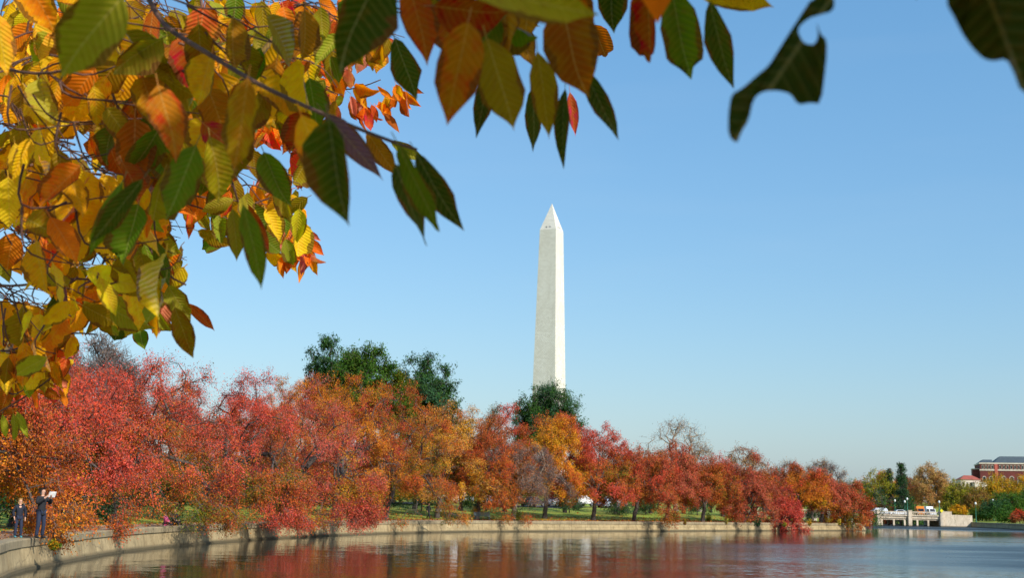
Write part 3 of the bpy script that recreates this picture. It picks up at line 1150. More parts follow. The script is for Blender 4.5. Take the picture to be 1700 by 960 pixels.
DSH = 'dark shrubs at the back of the lawn under the cherry trees'
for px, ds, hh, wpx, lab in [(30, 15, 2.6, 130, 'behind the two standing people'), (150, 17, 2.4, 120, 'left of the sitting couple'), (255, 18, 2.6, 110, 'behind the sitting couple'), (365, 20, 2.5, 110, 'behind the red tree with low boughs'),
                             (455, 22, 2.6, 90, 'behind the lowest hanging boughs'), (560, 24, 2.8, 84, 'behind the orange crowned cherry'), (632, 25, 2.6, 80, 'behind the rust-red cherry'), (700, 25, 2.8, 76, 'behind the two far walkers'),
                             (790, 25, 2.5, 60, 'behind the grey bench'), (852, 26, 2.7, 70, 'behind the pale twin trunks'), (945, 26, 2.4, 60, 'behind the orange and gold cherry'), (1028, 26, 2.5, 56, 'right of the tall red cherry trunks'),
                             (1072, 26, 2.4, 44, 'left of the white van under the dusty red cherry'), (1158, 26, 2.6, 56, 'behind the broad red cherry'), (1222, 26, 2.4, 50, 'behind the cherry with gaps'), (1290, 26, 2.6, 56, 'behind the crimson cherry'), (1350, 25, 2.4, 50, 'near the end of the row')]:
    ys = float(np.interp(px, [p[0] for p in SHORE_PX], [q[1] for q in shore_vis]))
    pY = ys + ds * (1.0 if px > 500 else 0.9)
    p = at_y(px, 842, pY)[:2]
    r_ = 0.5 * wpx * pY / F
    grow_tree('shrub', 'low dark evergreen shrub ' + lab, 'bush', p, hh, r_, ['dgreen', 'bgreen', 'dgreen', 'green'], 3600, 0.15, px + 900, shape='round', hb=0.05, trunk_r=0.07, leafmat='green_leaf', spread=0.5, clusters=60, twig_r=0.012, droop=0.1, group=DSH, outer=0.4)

# ------------------------------------------------------------------ trees on the far right bank
P_YG = ['dgreen', 'green', 'olive', 'lime', 'olive']
P_TAN = ['brown', 'tan', 'brown', 'tan', 'tan']
RB = 'trees on the far bank behind the bridge'
FARR = [
    (1462, 352, 783, 64, P_YG, 'deciduous_tree', 'yellow-green round tree left of the tall dark spruce', 'round', 9000),
    (1430, 372, 798, 44, ['dgreen', 'gold', 'olive', 'gold'], 'deciduous_tree', 'small golden tree just above the last red cherry', 'round', 4500),
    (1472, 420, 776, 44, ['gold', 'tan', 'orange'], 'deciduous_tree', 'pale orange tree top behind the yellow-green round tree', 'round', 4500),
    (1513, 400, 788, 36, ['rust', 'brown', 'rust'], 'deciduous_tree', 'rusty tree between the dark spruce and the big tan tree', 'round', 4000),
    (1546, 385, 769, 62, P_TAN, 'deciduous_tree', 'big tan oval tree right of the dark spruce', 'round', 11000),
    (1592, 360, 797, 58, P_YG, 'deciduous_tree', 'olive green tree right of the big tan one', 'round', 7000),
    (1570, 410, 800, 40, ['brown', 'tan', 'olive'], 'deciduous_tree', 'brownish tree low behind the olive green one', 'round', 4000),
    (1655, 352, 790, 66, ['dgreen', 'green', 'olive', 'gold', 'lime', 'gold'], 'deciduous_tree', 'golden topped tree in front of the red brick building', 'round', 9000),
    (1697, 348, 794, 60, ['dgreen', 'green', 'olive', 'gold', 'lime', 'gold'], 'deciduous_tree', 'golden tree cut by the right edge under the red brick building', 'round', 8000),
    (1622, 340, 812, 50, ['dgreen', 'olive', 'brown', 'olive'], 'deciduous_tree', 'dull olive tree left of the golden topped one', 'round', 6000),
    (1675, 318, 815, 60, P_EVER2, 'deciduous_tree', 'mid green tree below the golden trees at the right edge', 'round', 7000),
    (1720, 320, 805, 60, P_EVER2, 'deciduous_tree', 'green tree mostly outside the right edge', 'round', 6000),
    (1450, 470, 800, 90, ['dgreen', 'olive', 'brown'], 'deciduous_tree', 'distant olive tree behind the last red cherry', 'round', 4500),
    (1530, 480, 800, 110, ['dgreen', 'olive', 'brown'], 'deciduous_tree', 'distant olive-brown tree behind the spruce and tan tree', 'round', 5000),
    (1610, 470, 812, 110, ['dgreen', 'olive', 'brown'], 'deciduous_tree', 'distant dark tree below the red tiled roof', 'round', 5000),
    (1690, 460, 806, 120, ['dgreen', 'olive', 'brown'], 'deciduous_tree', 'distant dark tree at the foot of the brick building', 'round', 5000),
]
for px, Y, ty, wpx, pal, nm, lab, shp, n in FARR:
    bg_tree(px, Y, ty, wpx, pal, nm, lab, shape=shp, n=int(n * 1.9), outer=0.35, group=RB, hb=1.2, clusters=90, lump=0.25)
bg_tree(1498, 330, 766, 27, ['dgreen', 'bgreen', 'dgreen'], 'spruce_tree', 'tall dark blue-green spruce behind the bridge', shape='cone', n=14000, hb=0.8, leafmat='needle', clusters=230, spread=0.75, leaf=0.3)
bg_tree(1479, 350, 775, 18, ['dgreen', 'bgreen', 'dgreen'], 'spruce_tree', 'slender dark spruce tip left of the tall spruce', shape='cone', n=4000, hb=0.8, leafmat='needle', clusters=130, spread=0.6, leaf=0.3)
SHR = 'shrubs on the far right bank'


def shrub(px, Y, topy, wpx, pal, label, n=2500, name='shrub', group=SHR, **kw):
    p = at_y(px, 842, Y)[:2]
    h = at_y(px, topy, Y)[2] - zat(*p)
    rad = 0.5 * wpx * Y / F
    r = grow_tree(name, label, 'bush', p, h, rad, pal, n, kw.pop('leaf', max(0.12, 0.0012 * Y)), int(px * 5 + Y), shape='round', hb=0.1, trunk_r=0.04 + 0.012 * h, leafmat='green_leaf',
                  spread=max(0.18, rad * 0.28), clusters=kw.pop('clusters', 50), twig_r=0.012, droop=0.1, group=group, **kw)
    return r


shrub(1655, 306, 832, 52, P_EVER, 'large dark green shrub on the seawall right of the bridge', 6000)
shrub(1630, 310, 842, 34, ['dgreen', 'olive', 'green'], 'dark shrub beside the stone end of the bridge', 3500)
shrub(1692, 276, 850, 30, ['rust', 'brown', 'red'], 'reddish brown shrub at the right edge of the far bank', 3000)
shrub(1672, 290, 852, 26, P_EVER2, 'low green shrub in front of the large dark one', 2500)
shrub(1468, 335, 836, 40, ['rust', 'red', 'brown'], 'rust-red shrubs row end behind the left part of the bridge', 3500)
shrub(1512, 332, 828, 36, P_EVER, 'dark green bush at the foot of the spruce', 4000)
shrub(1590, 335, 838, 30, ['dgreen', 'olive', 'gold'], 'olive bush behind the stone end of the bridge', 2500)


# ------------------------------------------------------------------ obelisk
def obelisk():
    z0 = zat(*MON) - 0.5
    root = empty('obelisk', (MON[0], MON[1], z0), R(-27), label='tall white marble obelisk rising above the trees against the sky', category='monument')
    hb, ht, H1, H2 = 16.8 / 2, 10.5 / 2, 152.4, 169.3
    # shaft, four faces in rows so that the block joints keep their size
    V, Fc, UV = [], [], []
    rows = 24
    for k in range(4):
        a = k * math.pi / 2
        ca, sa = math.cos(a), math.sin(a)
        for i in range(rows + 1):
            t = i / rows
            hw = hb + (ht - hb) * t
            for sgn in (-1, 1):
                x, y = sgn * hw, -hw
                V.append((x * ca - y * sa, x * sa + y * ca, H1 * t))
                UV.append((sgn * hw + k * 40.3, H1 * t))
        o = k * (rows + 1) * 2
        Fc += [(o + 2 * i, o + 2 * i + 1, o + 2 * i + 3, o + 2 * i + 2) for i in range(rows)]
    link('shaft', new_mesh('shaft', np.array(V), [np.array(Fc)], M['marble'], False, uv=UV), root)
    V = [(-ht, -ht, H1), (ht, -ht, H1), (ht, ht, H1), (-ht, ht, H1), (0, 0, H2)]
    V2, F2, U2 = [], [], []
    for k in range(4):
        a, b = V[k], V[(k + 1) % 4]
        V2 += [a, b, V[4]]
        U2 += [(k * 30 - ht, H1), (k * 30 + ht, H1), (k * 30, H2)]
        F2.append((3 * k, 3 * k + 1, 3 * k + 2))
    top = link('pyramidion', new_mesh('pyramidion', np.array(V2) + np.array([0, 0, 0.0]), [np.array(F2)], M['marble'], False, uv=U2), root)
    dark = M['dark_glass']
    sl = math.atan2(ht, H2 - H1)
    for k in range(4):
        for sgn in (-1, 1):
            mb = MB().box(-0.42, 0.42, -0.1, 0.3, -0.34, 0.34)
            o = mb.build('window', dark, root)
            zc = H1 + 1.55
            hw = ht * (1 - 1.55 / (H2 - H1))
            o.matrix_local = Matrix.Rotation(k * math.pi / 2, 4, 'Z') @ Matrix.Translation((sgn * 1.15, -hw, zc)) @ Matrix.Rotation(-sl, 4, 'X')
    return root


def glass_mat(name, srgb):
    t = NT(name)
    t.base(lin(srgb))
    t.rough(0.12)
    return t.m


M['dark_glass'] = glass_mat('dark_glass', (34, 38, 44))
obelisk()


# ------------------------------------------------------------------ brick building on the far bank
def brick_mat():
    t = NT('red_brick')
    v = t.pos()
    n = t.noise(0.25, 6, 0.7, v)
    c = t.ramp(n, [(0.3, lin((90, 42, 40))), (0.7, lin((120, 56, 50)))])
    t.base(c)
    t.rough(0.9)
    t.bump(t.noise(4.0, 4, 0.7, v), 0.4, 0.05)
    return t.m


M['brick'] = brick_mat()
M['slate'] = plain('slate_roof', (74, 84, 88), 0.8, 0.2, 0.6, obj=False)
M['pale_stone'] = plain('pale_stone', (206, 192, 176), 0.85, 0.12, 0.5, obj=False)
M['red_tile'] = plain('red_roof_tiles', (158, 82, 66), 0.85, 0.2, 0.5, obj=False)
M['bridge_stone'] = stone_mat('bridge_stone', (196, 178, 154), (228, 212, 188))
M['green_paint'] = plain('green_paint', (40, 112, 84), 0.45, 0.1, 4)
M['globe'] = plain('white_globe', (236, 236, 228), 0.3, 0.03, 4)


def brick_building():
    Y = 900.0
    A = at_y(1630, 850, Y)
    z0 = zat(A[0], A[1]) + 0.0
    root = empty('brick_building', (A[0], A[1], z0), R(-15), label='red brick building with slate hip roof and pale cornices at the right edge', category='building')
    def zz(py):
        return at_y(1660, py, Y)[2] - z0
    Wd, Dp = 78.0, 40.0
    ze, zc1, zc2 = zz(771.5), zz(781.5), zz(801.0)
    MB().box(0, Wd, 0, Dp, -2, ze).build('wall', M['brick'], root)
    MB().box(-0.5, Wd + 0.5, -0.5, Dp + 0.5, ze, ze + 0.9).build('cornice', M['pale_stone'], root)
    MB().box(-0.35, Wd, -0.35, 0.0 - 0.002, zc1 - 0.45, zc1 + 0.45).build('string_course', M['pale_stone'], root)
    MB().box(-0.3, Wd, -0.3, 0.0 - 0.002, zz(816) - 0.4, zz(816) + 0.3).build('string_course', M['pale_stone'], root)
    zr = zz(762.5) + 2.2
    rf = MB()
    rf.add([(9, 0.5, ze + 0.9), (46, 0.5, ze + 0.9), (46, Dp - 1, ze + 0.9), (9, Dp - 1, ze + 0.9), (15, 13, zr), (37, 13, zr), (37, 24, zr), (15, 24, zr)],
           [(0, 1, 5, 4), (1, 2, 6, 5), (2, 3, 7, 6), (3, 0, 4, 7), (4, 5, 6, 7)])
    rf.build('roof', M['slate'], root)
    for xa, xb in ((0, 8.9), (46.1, Wd)):
        rf = MB()
        rf.add([(xa, 0.5, ze + 0.9), (xb, 0.5, ze + 0.9), (xb, Dp - 1, ze + 0.9), (xa, Dp - 1, ze + 0.9), (xa + 3, 9, ze + 3.4), (xb, 9, ze + 3.4), (xb, 24, ze + 3.4), (xa + 3, 24, ze + 3.4)],
               [(0, 1, 5, 4), (1, 2, 6, 5), (2, 3, 7, 6), (3, 0, 4, 7), (4, 5, 6, 7)])
        rf.build('roof', M['slate'], root)
    MB().box(9.6, 11.6, -0.5, 0.0, -2, ze).build('pilaster', M['brick_light'], root)
    # windows: a row of small ones under the eaves, arched ones below
    def win(x, z, w, h, arch):
        pts = [(x - w / 2, z - h / 2), (x + w / 2, z - h / 2), (x + w / 2, z + h / 2)]
        if arch:
            pts += [(x + w / 2 * math.cos(t), z + h / 2 + w / 2 * math.sin(t)) for t in np.linspace(0.3, math.pi - 0.3, 5)]
        pts += [(x - w / 2, z + h / 2)]
        o = MB().prism(pts, 'y', -0.12, 0.05).build('window', M['dark_glass'], root)
        c = np.mean(pts, axis=0)
        outer = [tuple(c + (np.array(p) - c) * 1.22) for p in pts]
        n = len(pts)
        mb = MB()
        V = [(p[0], -0.2, p[1]) for p in outer] + [(p[0], -0.2, p[1]) for p in pts] + [(p[0], -0.002, p[1]) for p in outer]
        mb.add(V, [(i, (i + 1) % n, n + (i + 1) % n, n + i) for i in range(n)] + [(2 * n + i, 2 * n + (i + 1) % n, (i + 1) % n, i) for i in range(n)])
        mb.build('frame', M['pale_stone'], o)
    for i in range(4):
        win(1.9 + i * 2.1, (ze + zc1) / 2 - 0.1, 1.1, 2.4, False)
    for i in range(26):
        win(13.4 + i * 2.45, (ze + zc1) / 2 - 0.1, 1.15, 2.4, False)
    for x in (2.6, 7.0):
        win(x, zc2, 2.0, 5.2, True)
    for i in range(12):
        win(15.5 + i * 5.2, zc2, 2.4, 5.2, True)
    # stair tower on the left side
    MB().box(-4.2, -0.02, 8, 20, -2, zz(780)).build('tower', M['brick'], root)
    MB().box(-4.5, -0.02, 7.7, 20.3, zz(780), zz(780) + 0.6).build('cornice', M['pale_stone'], root)
    return root


M['brick_light'] = plain('pale_brick', (186, 96, 82), 0.9, 0.12, 0.5, obj=False)
brick_building()


def low_building():
    Y = 640.0
    A = at_y(1597, 850, Y)
    z0 = zat(A[0], A[1])
    root = empty('low_building', (A[0], A[1], z0), R(-3), label='low pale building with red tiled roof left of the brick building', category='building')
    def zz(py):
        return at_y(1605, py, Y)[2] - z0
    root.scale = (0.7, 0.7, 1.0)
    MB().box(0, 14, 0, 12, -1, zz(797)).build('wall', M['pale_stone'], root)
    mb = MB()
    e, t = zz(797), zz(789.5)
    mb.add([(-0.6, -0.6, e), (14.6, -0.6, e), (14.6, 12.6, e), (-0.6, 12.6, e), (4, 6, t), (10, 6, t)], [(0, 1, 5, 4), (1, 2, 5), (2, 3, 4, 5), (3, 0, 4)])
    mb.build('roof', M['red_tile'], root)
    for i in range(5):
        MB().box(1.4 + i * 2.5, 2.6 + i * 2.5, -0.05, 0.1, e - 3.4, e - 1.4).build('window', M['dark_glass'], root)
    MB().box(8, 22, -6, 0.0 - 0.01, -1, zz(803)).build('wing', M['white_marble'], root)
    MB().box(7.7, 22.3, -6.3, -0.02, zz(803), zz(803) + 0.6).build('parapet', M['pale_stone'], root)


low_building()


# ------------------------------------------------------------------ bridge
B0 = at_z(1563, 875.2, 0)[:2]
B1 = at_z(1452, 872.9, 0)[:2]
bdir = (B1 - B0) / np.linalg.norm(B1 - B0)
BANG = math.atan2(bdir[1], bdir[0])                  # local +x runs left along the bridge, local -y is away from the camera


def bpt(x, y):
    c, s_ = math.cos(BANG), math.sin(BANG)
    return np.array([B0[0] + c * x - s_ * y, B0[1] + s_ * x + c * y])


def px_to_u(px):
    """distance along the bridge front seen in picture column px"""
    d = ray(px, 860)[:2]
    n = np.array([-d[1], d[0]])
    return float(-(B0 @ n) / (bdir @ n))


def bridge():
    root = empty('stone_bridge', (B0[0], B0[1], 0), BANG, label='low pale stone road bridge with balustrade over the inlet', category='bridge')
    L, Wd = 44.0, 13.0
    MB().box(-6.5, L, -Wd, 0, 1.72, 2.28).build('deck', M['bridge_stone'], root)
    MB().box(-0.3, L, -Wd + 0.01, -0.25, 1.38, 1.715).build('beam', M['bridge_stone'], root)
    for y0, y1 in ((-0.02, 0.26), (-Wd - 0.26, -Wd + 0.02)):
        MB().box(0.4, L, y0, y1, 2.285, 2.5).build('base_rail', M['bridge_stone'], root)
        MB().box(0.4, L, y0 - 0.04, y1 + 0.04, 3.12, 3.32).build('top_rail', M['bridge_stone'], root)
        mb = MB()
        for i in range(int((L - 0.6) / 0.42)):
            x = 0.6 + i * 0.42
            mb.lathe([(0.06, 2.5), (0.1, 2.68), (0.06, 2.9), (0.085, 3.12)], (x, (y0 + y1) / 2), 6, False)
        mb.build('balusters', M['bridge_stone'], root, kind='stuff')
    u510 = px_to_u(1510)
    for u in (0.0, u510, u510 * 2, u510 * 3, u510 * 4):
        MB().box(u - 0.42, u + 0.42, -0.5, 0.5, -1.0, 3.45).box(u - 0.5, u + 0.5, -0.58, 0.58, 3.45, 3.62).build('pylon', M['bridge_stone'], root, bevel=0.03)
    for u in [px_to_u(p) for p in (1541, 1523, 1502, 1484, 1464, 1446)] + [u510 * 2 + 3, u510 * 2 + 6, u510 * 3 + 3, u510 * 3 + 6]:
        MB().box(u - 0.2, u + 0.2, -0.32, -0.02, -1.0, 1.38).build('column', M['bridge_stone'], root)
        MB().box(u - 0.25, u + 0.25, -Wd + 1, -Wd + 1.5, -1, 1.38).build('column', M['bridge_stone'], root)
    # stone end wall with stepped parapet
    ue = px_to_u(1614)
    MB().box(ue, -0.43, -Wd, 0.12, -1, 1.9).build('end_wall', M['bridge_stone'], root)
    MB().box(px_to_u(1580), -0.43, -0.35, 0.1, 1.905, 3.5).build('parapet', M['bridge_stone'], root)
    MB().box(ue, px_to_u(1580) - 0.01, -0.3, 0.08, 1.905, 2.75).build('parapet', M['bridge_stone'], root)
    MB().box(-6.4, L, -Wd + 0.3, -0.3, 2.284, 2.30).build('roadway', M['asphalt'], root)
    return root


bridge()


def lamp_post(p, z0, ztop, label, s=1.0):
    root = empty('lamp_post', (p[0], p[1], z0), label=label, category='street lamp', group='green lamp posts around the bridge')
    h = ztop - z0
    mb = MB().lathe([(0.16 * s, 0), (0.18 * s, 0.3), (0.09 * s, 0.55), (0.07 * s, h * 0.6), (0.055 * s, h - 0.75 * s), (0.1 * s, h - 0.7 * s)], n=10)
    mb.build('post', M['green_paint'], root, True)
    MB().lathe([(0.09 * s, h - 0.7 * s), (0.2 * s, h - 0.55 * s), (0.24 * s, h - 0.35 * s), (0.16 * s, h - 0.15 * s), (0.06 * s, h - 0.06 * s)], n=12).build('globe', M['globe'], root, True)
    MB().lathe([(0.07 * s, h - 0.06 * s), (0.03 * s, h + 0.02 * s), (0.01 * s, h + 0.12 * s)], n=8).build('finial', M['green_paint'], root, True)


for px, ytop, back, lab in [(1507, 826.5, False, 'tall green lamp post on the front pylon in the middle of the bridge'), (1502.5, 831, True, 'shorter green lamp post just left of the tall one on the bridge'),
                            (1486, 829.5, True, 'green lamp post at the left part of the bridge'), (1560, 831.5, False, 'green lamp post at the right end of the balustrade')]:
    u = px_to_u(px)
    p = bpt(u, 0.0 if not back else -12.4)
    if back:
        q = at_y(px, 850, p[1] + 1)
        d = ray(px, 850)
        p = (CAM + d * (p[1] / d[1]))[:2]
    lamp_post(p, 3.62 if not back else 2.3, at_y(px, ytop, p[1])[2], lab)
for px, Y, yt, lab in [(1620, 300, 834, 'green lamp post among dark shrubs right of the bridge'), (1649, 312, 829, 'lamp post with white globe above the large dark shrub')]:
    p = at_y(px, 850, Y)
    lamp_post(p, zat(p[0], p[1]), at_y(px, yt, Y)[2], lab)


# ------------------------------------------------------------------ vehicles
M['tyre'] = plain('tyre_rubber', (30, 30, 31), 0.9, 0.1, 8)
M['rim'] = plain('wheel_rim', (170, 172, 176), 0.35, 0.05, 8, metal=0.7)
M['tail_lamp'] = plain('tail_lamp', (150, 24, 20), 0.3, 0.05, 8)
M['head_lamp'] = plain('head_lamp', (225, 228, 230), 0.2, 0.03, 8)


def paint(srgb):
    t = NT('car_paint')
    t.base(lin(srgb))
    t.rough(0.3)
    t.bsdf.inputs['Coat Weight'].default_value = 0.5
    return t.m


def wheels(root, xs, y, r, wd=0.22):
    for x in xs:
        for s in (-1, 1):
            mb = MB().tube([(x, s * y - s * wd / 2, r), (x, s * y + s * wd / 2, r)], [r, r], 16)
            wl = mb.build('wheel', M['tyre'], root)
            MB().tube([(x, s * y + s * (wd / 2 + 0.002), r), (x, s * y + s * (wd / 2 + 0.02), r)], [r * 0.62, r * 0.5], 12).build('rim', M['rim'], wl)


def car(p, rz, srgb, label, kind='sedan', z=None, group='vehicles parked beyond the lawn'):
    root = empty('parked_car', (p[0], p[1], zat(*p) + 0.05 if z is None else z), rz, label=label, category='car', group=group)
    m = paint(srgb)
    if kind == 'sedan':
        body = [(-2.2, 0.32), (2.2, 0.32), (2.24, 0.6), (2.12, 0.78), (1.05, 0.92), (-1.5, 0.95), (-2.15, 0.9), (-2.25, 0.62)]
        cab = [(0.95, 0.92), (0.3, 1.38), (-0.95, 1.42), (-1.75, 0.95)]
    else:
        body = [(-2.3, 0.38), (2.3, 0.38), (2.34, 0.75), (2.2, 1.0), (1.2, 1.12), (-2.25, 1.15), (-2.36, 0.75)]
        cab = [(1.15, 1.12), (0.5, 1.72), (-1.95, 1.76), (-2.25, 1.14)]
    MB().prism(body, 'y', -0.88, 0.88).build('body', m, root, bevel=0.07)
    cb = MB()
    n = len(cab)
    c = np.array(cab)
    ins = np.where(c[:, 1] > 1.2, 0.68, 0.82)
    V = [(x, -i, z_) for (x, z_), i in zip(cab, ins)] + [(x, i, z_) for (x, z_), i in zip(cab, ins)]
    cb.add(V, [tuple(range(n))[::-1], tuple(range(n, 2 * n))] + [(i, (i + 1) % n, n + (i + 1) % n, n + i) for i in range(n)])
    cb.build('cabin', m, root, bevel=0.05)
    cc = c.mean(0)
    for s in (-1, 1):
        g = [(cc + (np.array(q) - cc) * 0.8) for q in cab]
        ii_ = [0.82 + (0.68 - 0.82) * np.clip((q[1] - 0.95) / 0.45, 0, 1) + 0.006 for q in g]
        V = [(q[0], s * k, q[1]) for q, k in zip(g, ii_)] + [(q[0], s * (k - 0.03), q[1]) for q, k in zip(g, ii_)]
        MB().add(V, [tuple(range(n)), tuple(range(n, 2 * n))[::-1]] + [(i, (i + 1) % n, n + (i + 1) % n, n + i) for i in range(n)]).build('side_window', M['dark_glass'], root)
    for a, b, nm in ((0, 1, 'windscreen'), (3, 2, 'rear_window')):
        lo, hi = np.array(cab[a]), np.array(cab[b])
        d = hi - lo
        nrm = np.array([d[1], -d[0]]) / np.linalg.norm(d) * (1 if a == 0 else -1) * 0.012
        q0, q1 = lo + d * 0.12 + nrm, lo + d * 0.9 + nrm
        V = [(q0[0], -0.72, q0[1]), (q0[0], 0.72, q0[1]), (q1[0], 0.6, q1[1]), (q1[0], -0.6, q1[1])]
        V += [(x - 0.02 * np.sign(nrm[0]), y, z_ - 0.01) for x, y, z_ in V]
        MB().add(V, [(0, 1, 2, 3), (7, 6, 5, 4), (0, 4, 5, 1), (1, 5, 6, 2), (2, 6, 7, 3), (3, 7, 4, 0)]).build(nm, M['dark_glass'], root)
    for s in (-1, 1):
        MB().box(2.1, 2.27, s * 0.68 - 0.16, s * 0.68 + 0.16, 0.6, 0.76).build('headlight', M['head_lamp'], root)
        MB().box(-2.3, -2.1, s * 0.7 - 0.14, s * 0.7 + 0.14, 0.68, 0.88).build('tail_light', M['tail_lamp'], root)
    wheels(root, (1.38, -1.36), 0.8, 0.33)
    return root


def truck(p, rz, z, srgb, label, box):
    root = empty('truck', (p[0], p[1], z), rz, label=label, category='truck', group='vehicles on the bridge road')
    m = paint(srgb)
    MB().prism([(1.0, 0.45), (2.9, 0.45), (2.95, 1.1), (2.6, 1.3), (2.2, 2.1), (1.0, 2.15)], 'y', -0.95, 0.95).build('cab', m, root, bevel=0.05)
    MB().box(-3.2, 0.92, -1.05, 1.05, 0.75, 2.75).build('cargo_box', paint(box), root, bevel=0.04)
    MB().box(-3.1, 2.7, -0.4, 0.4, 0.4, 0.74).build('chassis', M['tyre'], root)
    MB().add([(2.63, -0.8, 1.32), (2.63, 0.8, 1.32), (2.27, 0.75, 2.05), (2.27, -0.75, 2.05)], [(0, 1, 2, 3)]).build('windscreen', M['dark_glass'], root)
    for s in (-1, 1):
        MB().box(1.3, 2.1, s * 0.955 - 0.01, s * 0.955 + 0.01, 1.3, 1.95).build('side_window', M['dark_glass'], root)
        MB().box(2.9, 2.98, s * 0.7 - 0.13, s * 0.7 + 0.13, 0.75, 0.95).build('headlight', M['head_lamp'], root)
    wheels(root, (2.1, -2.0), 0.85, 0.42, 0.26)
    root.scale = (0.85, 0.85, 0.85)


# road beyond the lawn, with parked cars
rl = shore_line[(shore_line[:, 1] > 55) & (shore_line[:, 1] < 186)]
N_ = normals2(rl)
ro = [31.5, 33.0, 36.0, 39.5]
RV = np.concatenate([np.c_[rl + N_ * o, land_z(rl + N_ * o) + 0.16] for o in ro])
n_ = len(rl)
k_ = np.arange(n_ - 1)
link('road', new_mesh('road', RV, [np.concatenate([np.stack([j * n_ + k_, j * n_ + k_ + 1, (j + 1) * n_ + k_ + 1, (j + 1) * n_ + k_], 1)[:, ::-1] for j in range(3)])], M['asphalt']), kind='structure')


def road_spot(px, off=33.4):
    best, bp = 1e9, None
    P = rl + N_ * off
    for i, q in enumerate(P):
        x, _, z = project((q[0], q[1], 2.5))
        if abs(x - px) < best:
            best, bp = abs(x - px), i
    t = rl[min(bp + 1, n_ - 1)] - rl[bp - 1]
    return P[bp], math.atan2(t[1], t[0])


for px, c_, kind, lab in [(762, (228, 230, 232), 'van', 'white van glimpsed under the golden cherry tree'), (818, (222, 224, 226), 'sedan', 'white sedan glimpsed left of the pale twin trunks'),
                          (884, (60, 64, 70), 'sedan', 'dark grey sedan behind the bare grey cherry tree'), (925, (196, 198, 202), 'sedan', 'silver car behind the orange and gold cherry tree'),
                          (968, (232, 232, 230), 'van', 'white van behind the dark trunks of the tall red cherry'), (1012, (178, 186, 200), 'sedan', 'bluish silver sedan right of the tall red cherry trunks'),
                          (1092, (236, 236, 234), 'van', 'white van under the dusty red cherry tree'), (1128, (226, 228, 230), 'sedan', 'white sedan under the crowns left of the yellow wall bush'),
                          (1196, (52, 58, 72), 'sedan', 'dark blue sedan right of the yellow wall bush'), (1252, (238, 238, 236), 'van', 'white van behind the pale trunk left of the crimson cherry'),
                          (1318, (220, 220, 218), 'sedan', 'white sedan behind the trunks right of the crimson cherry'),
                          (200, (200, 200, 198), 'sedan', 'pale car deep under the largest red cherry tree'), (95, (190, 192, 196), 'van', 'silver van deep behind the two standing people')]:
    q, a = road_spot(px)
    car(q, a, c_, lab, kind, z=zat(*q) + 0.17)

BZ = 2.305
uT = px_to_u(1527)
truck(at_y(1527, 850, bpt(uT, -7)[1])[:2], R(-100), BZ, (226, 132, 34), 'orange box truck on the bridge road behind the balustrade', (232, 138, 36))
truck(at_y(1541, 850, bpt(uT, -9)[1] + 3)[:2], R(-80), BZ, (226, 228, 230), 'white box truck beside the orange one on the bridge', (222, 226, 230))
car(at_y(1491, 850, bpt(px_to_u(1491), -5)[1])[:2], BANG, (226, 228, 230), 'white car crossing the middle of the bridge', z=BZ, group='vehicles on the bridge road')
car(at_y(1457, 850, bpt(px_to_u(1457), -6)[1])[:2], BANG, (206, 210, 214), 'silver car on the bridge just right of the last red cherry', 'van', z=BZ, group='vehicles on the bridge road')


def diamond_sign():
    u = px_to_u(1561.5)
    p = bpt(u, 0.75)
    root = empty('warning_sign', (p[0], p[1], 0), BANG + math.pi, label='yellow diamond road sign at the right end of the balustrade', category='sign')
    zc = at_y(1561, 848.8, p[1])[2]
    MB().tube([(0, 0, -0.4), (0, 0, zc + 0.3)], [0.04, 0.04], 6).build('post', M['rim'], root)
    MB().prism([(0, zc - 0.42), (0.42, zc), (0, zc + 0.42), (-0.42, zc)], 'y', -0.09, -0.05).build('panel', plain('sign_yellow', (232, 214, 30), 0.5, 0.03, 2), root)


diamond_sign()


# ------------------------------------------------------------------ people
M['skin'] = plain('skin', (206, 156, 130), 0.6, 0.06, 10)
M['hair_dark'] = plain('dark_hair', (38, 28, 24), 0.6, 0.15, 30)
M['hair_fair'] = plain('fair_hair', (178, 138, 84), 0.6, 0.15, 30)


def skin_part(name, pts, edges, mat, parent, levels=2):
    """pts: (x, y, z, rx, ry); grown into one smooth surface"""
    me = bpy.data.meshes.new(name)
    me.from_pydata([p[:3] for p in pts], edges, [])
    me.materials.append(mat)
    o = link(name, me, parent)
    md = o.modifiers.new('skin', 'SKIN')
    md.use_smooth_shade = True
    md.branch_smoothing = 0.3
    for i, p in enumerate(pts):
        sv = me.skin_vertices[0].data[i]
        sv.radius = (p[3], p[4])
        sv.use_root = (i == 0)
    sb = o.modifiers.new('subd', 'SUBSURF')
    sb.levels = levels
    sb.render_levels = levels
    return o


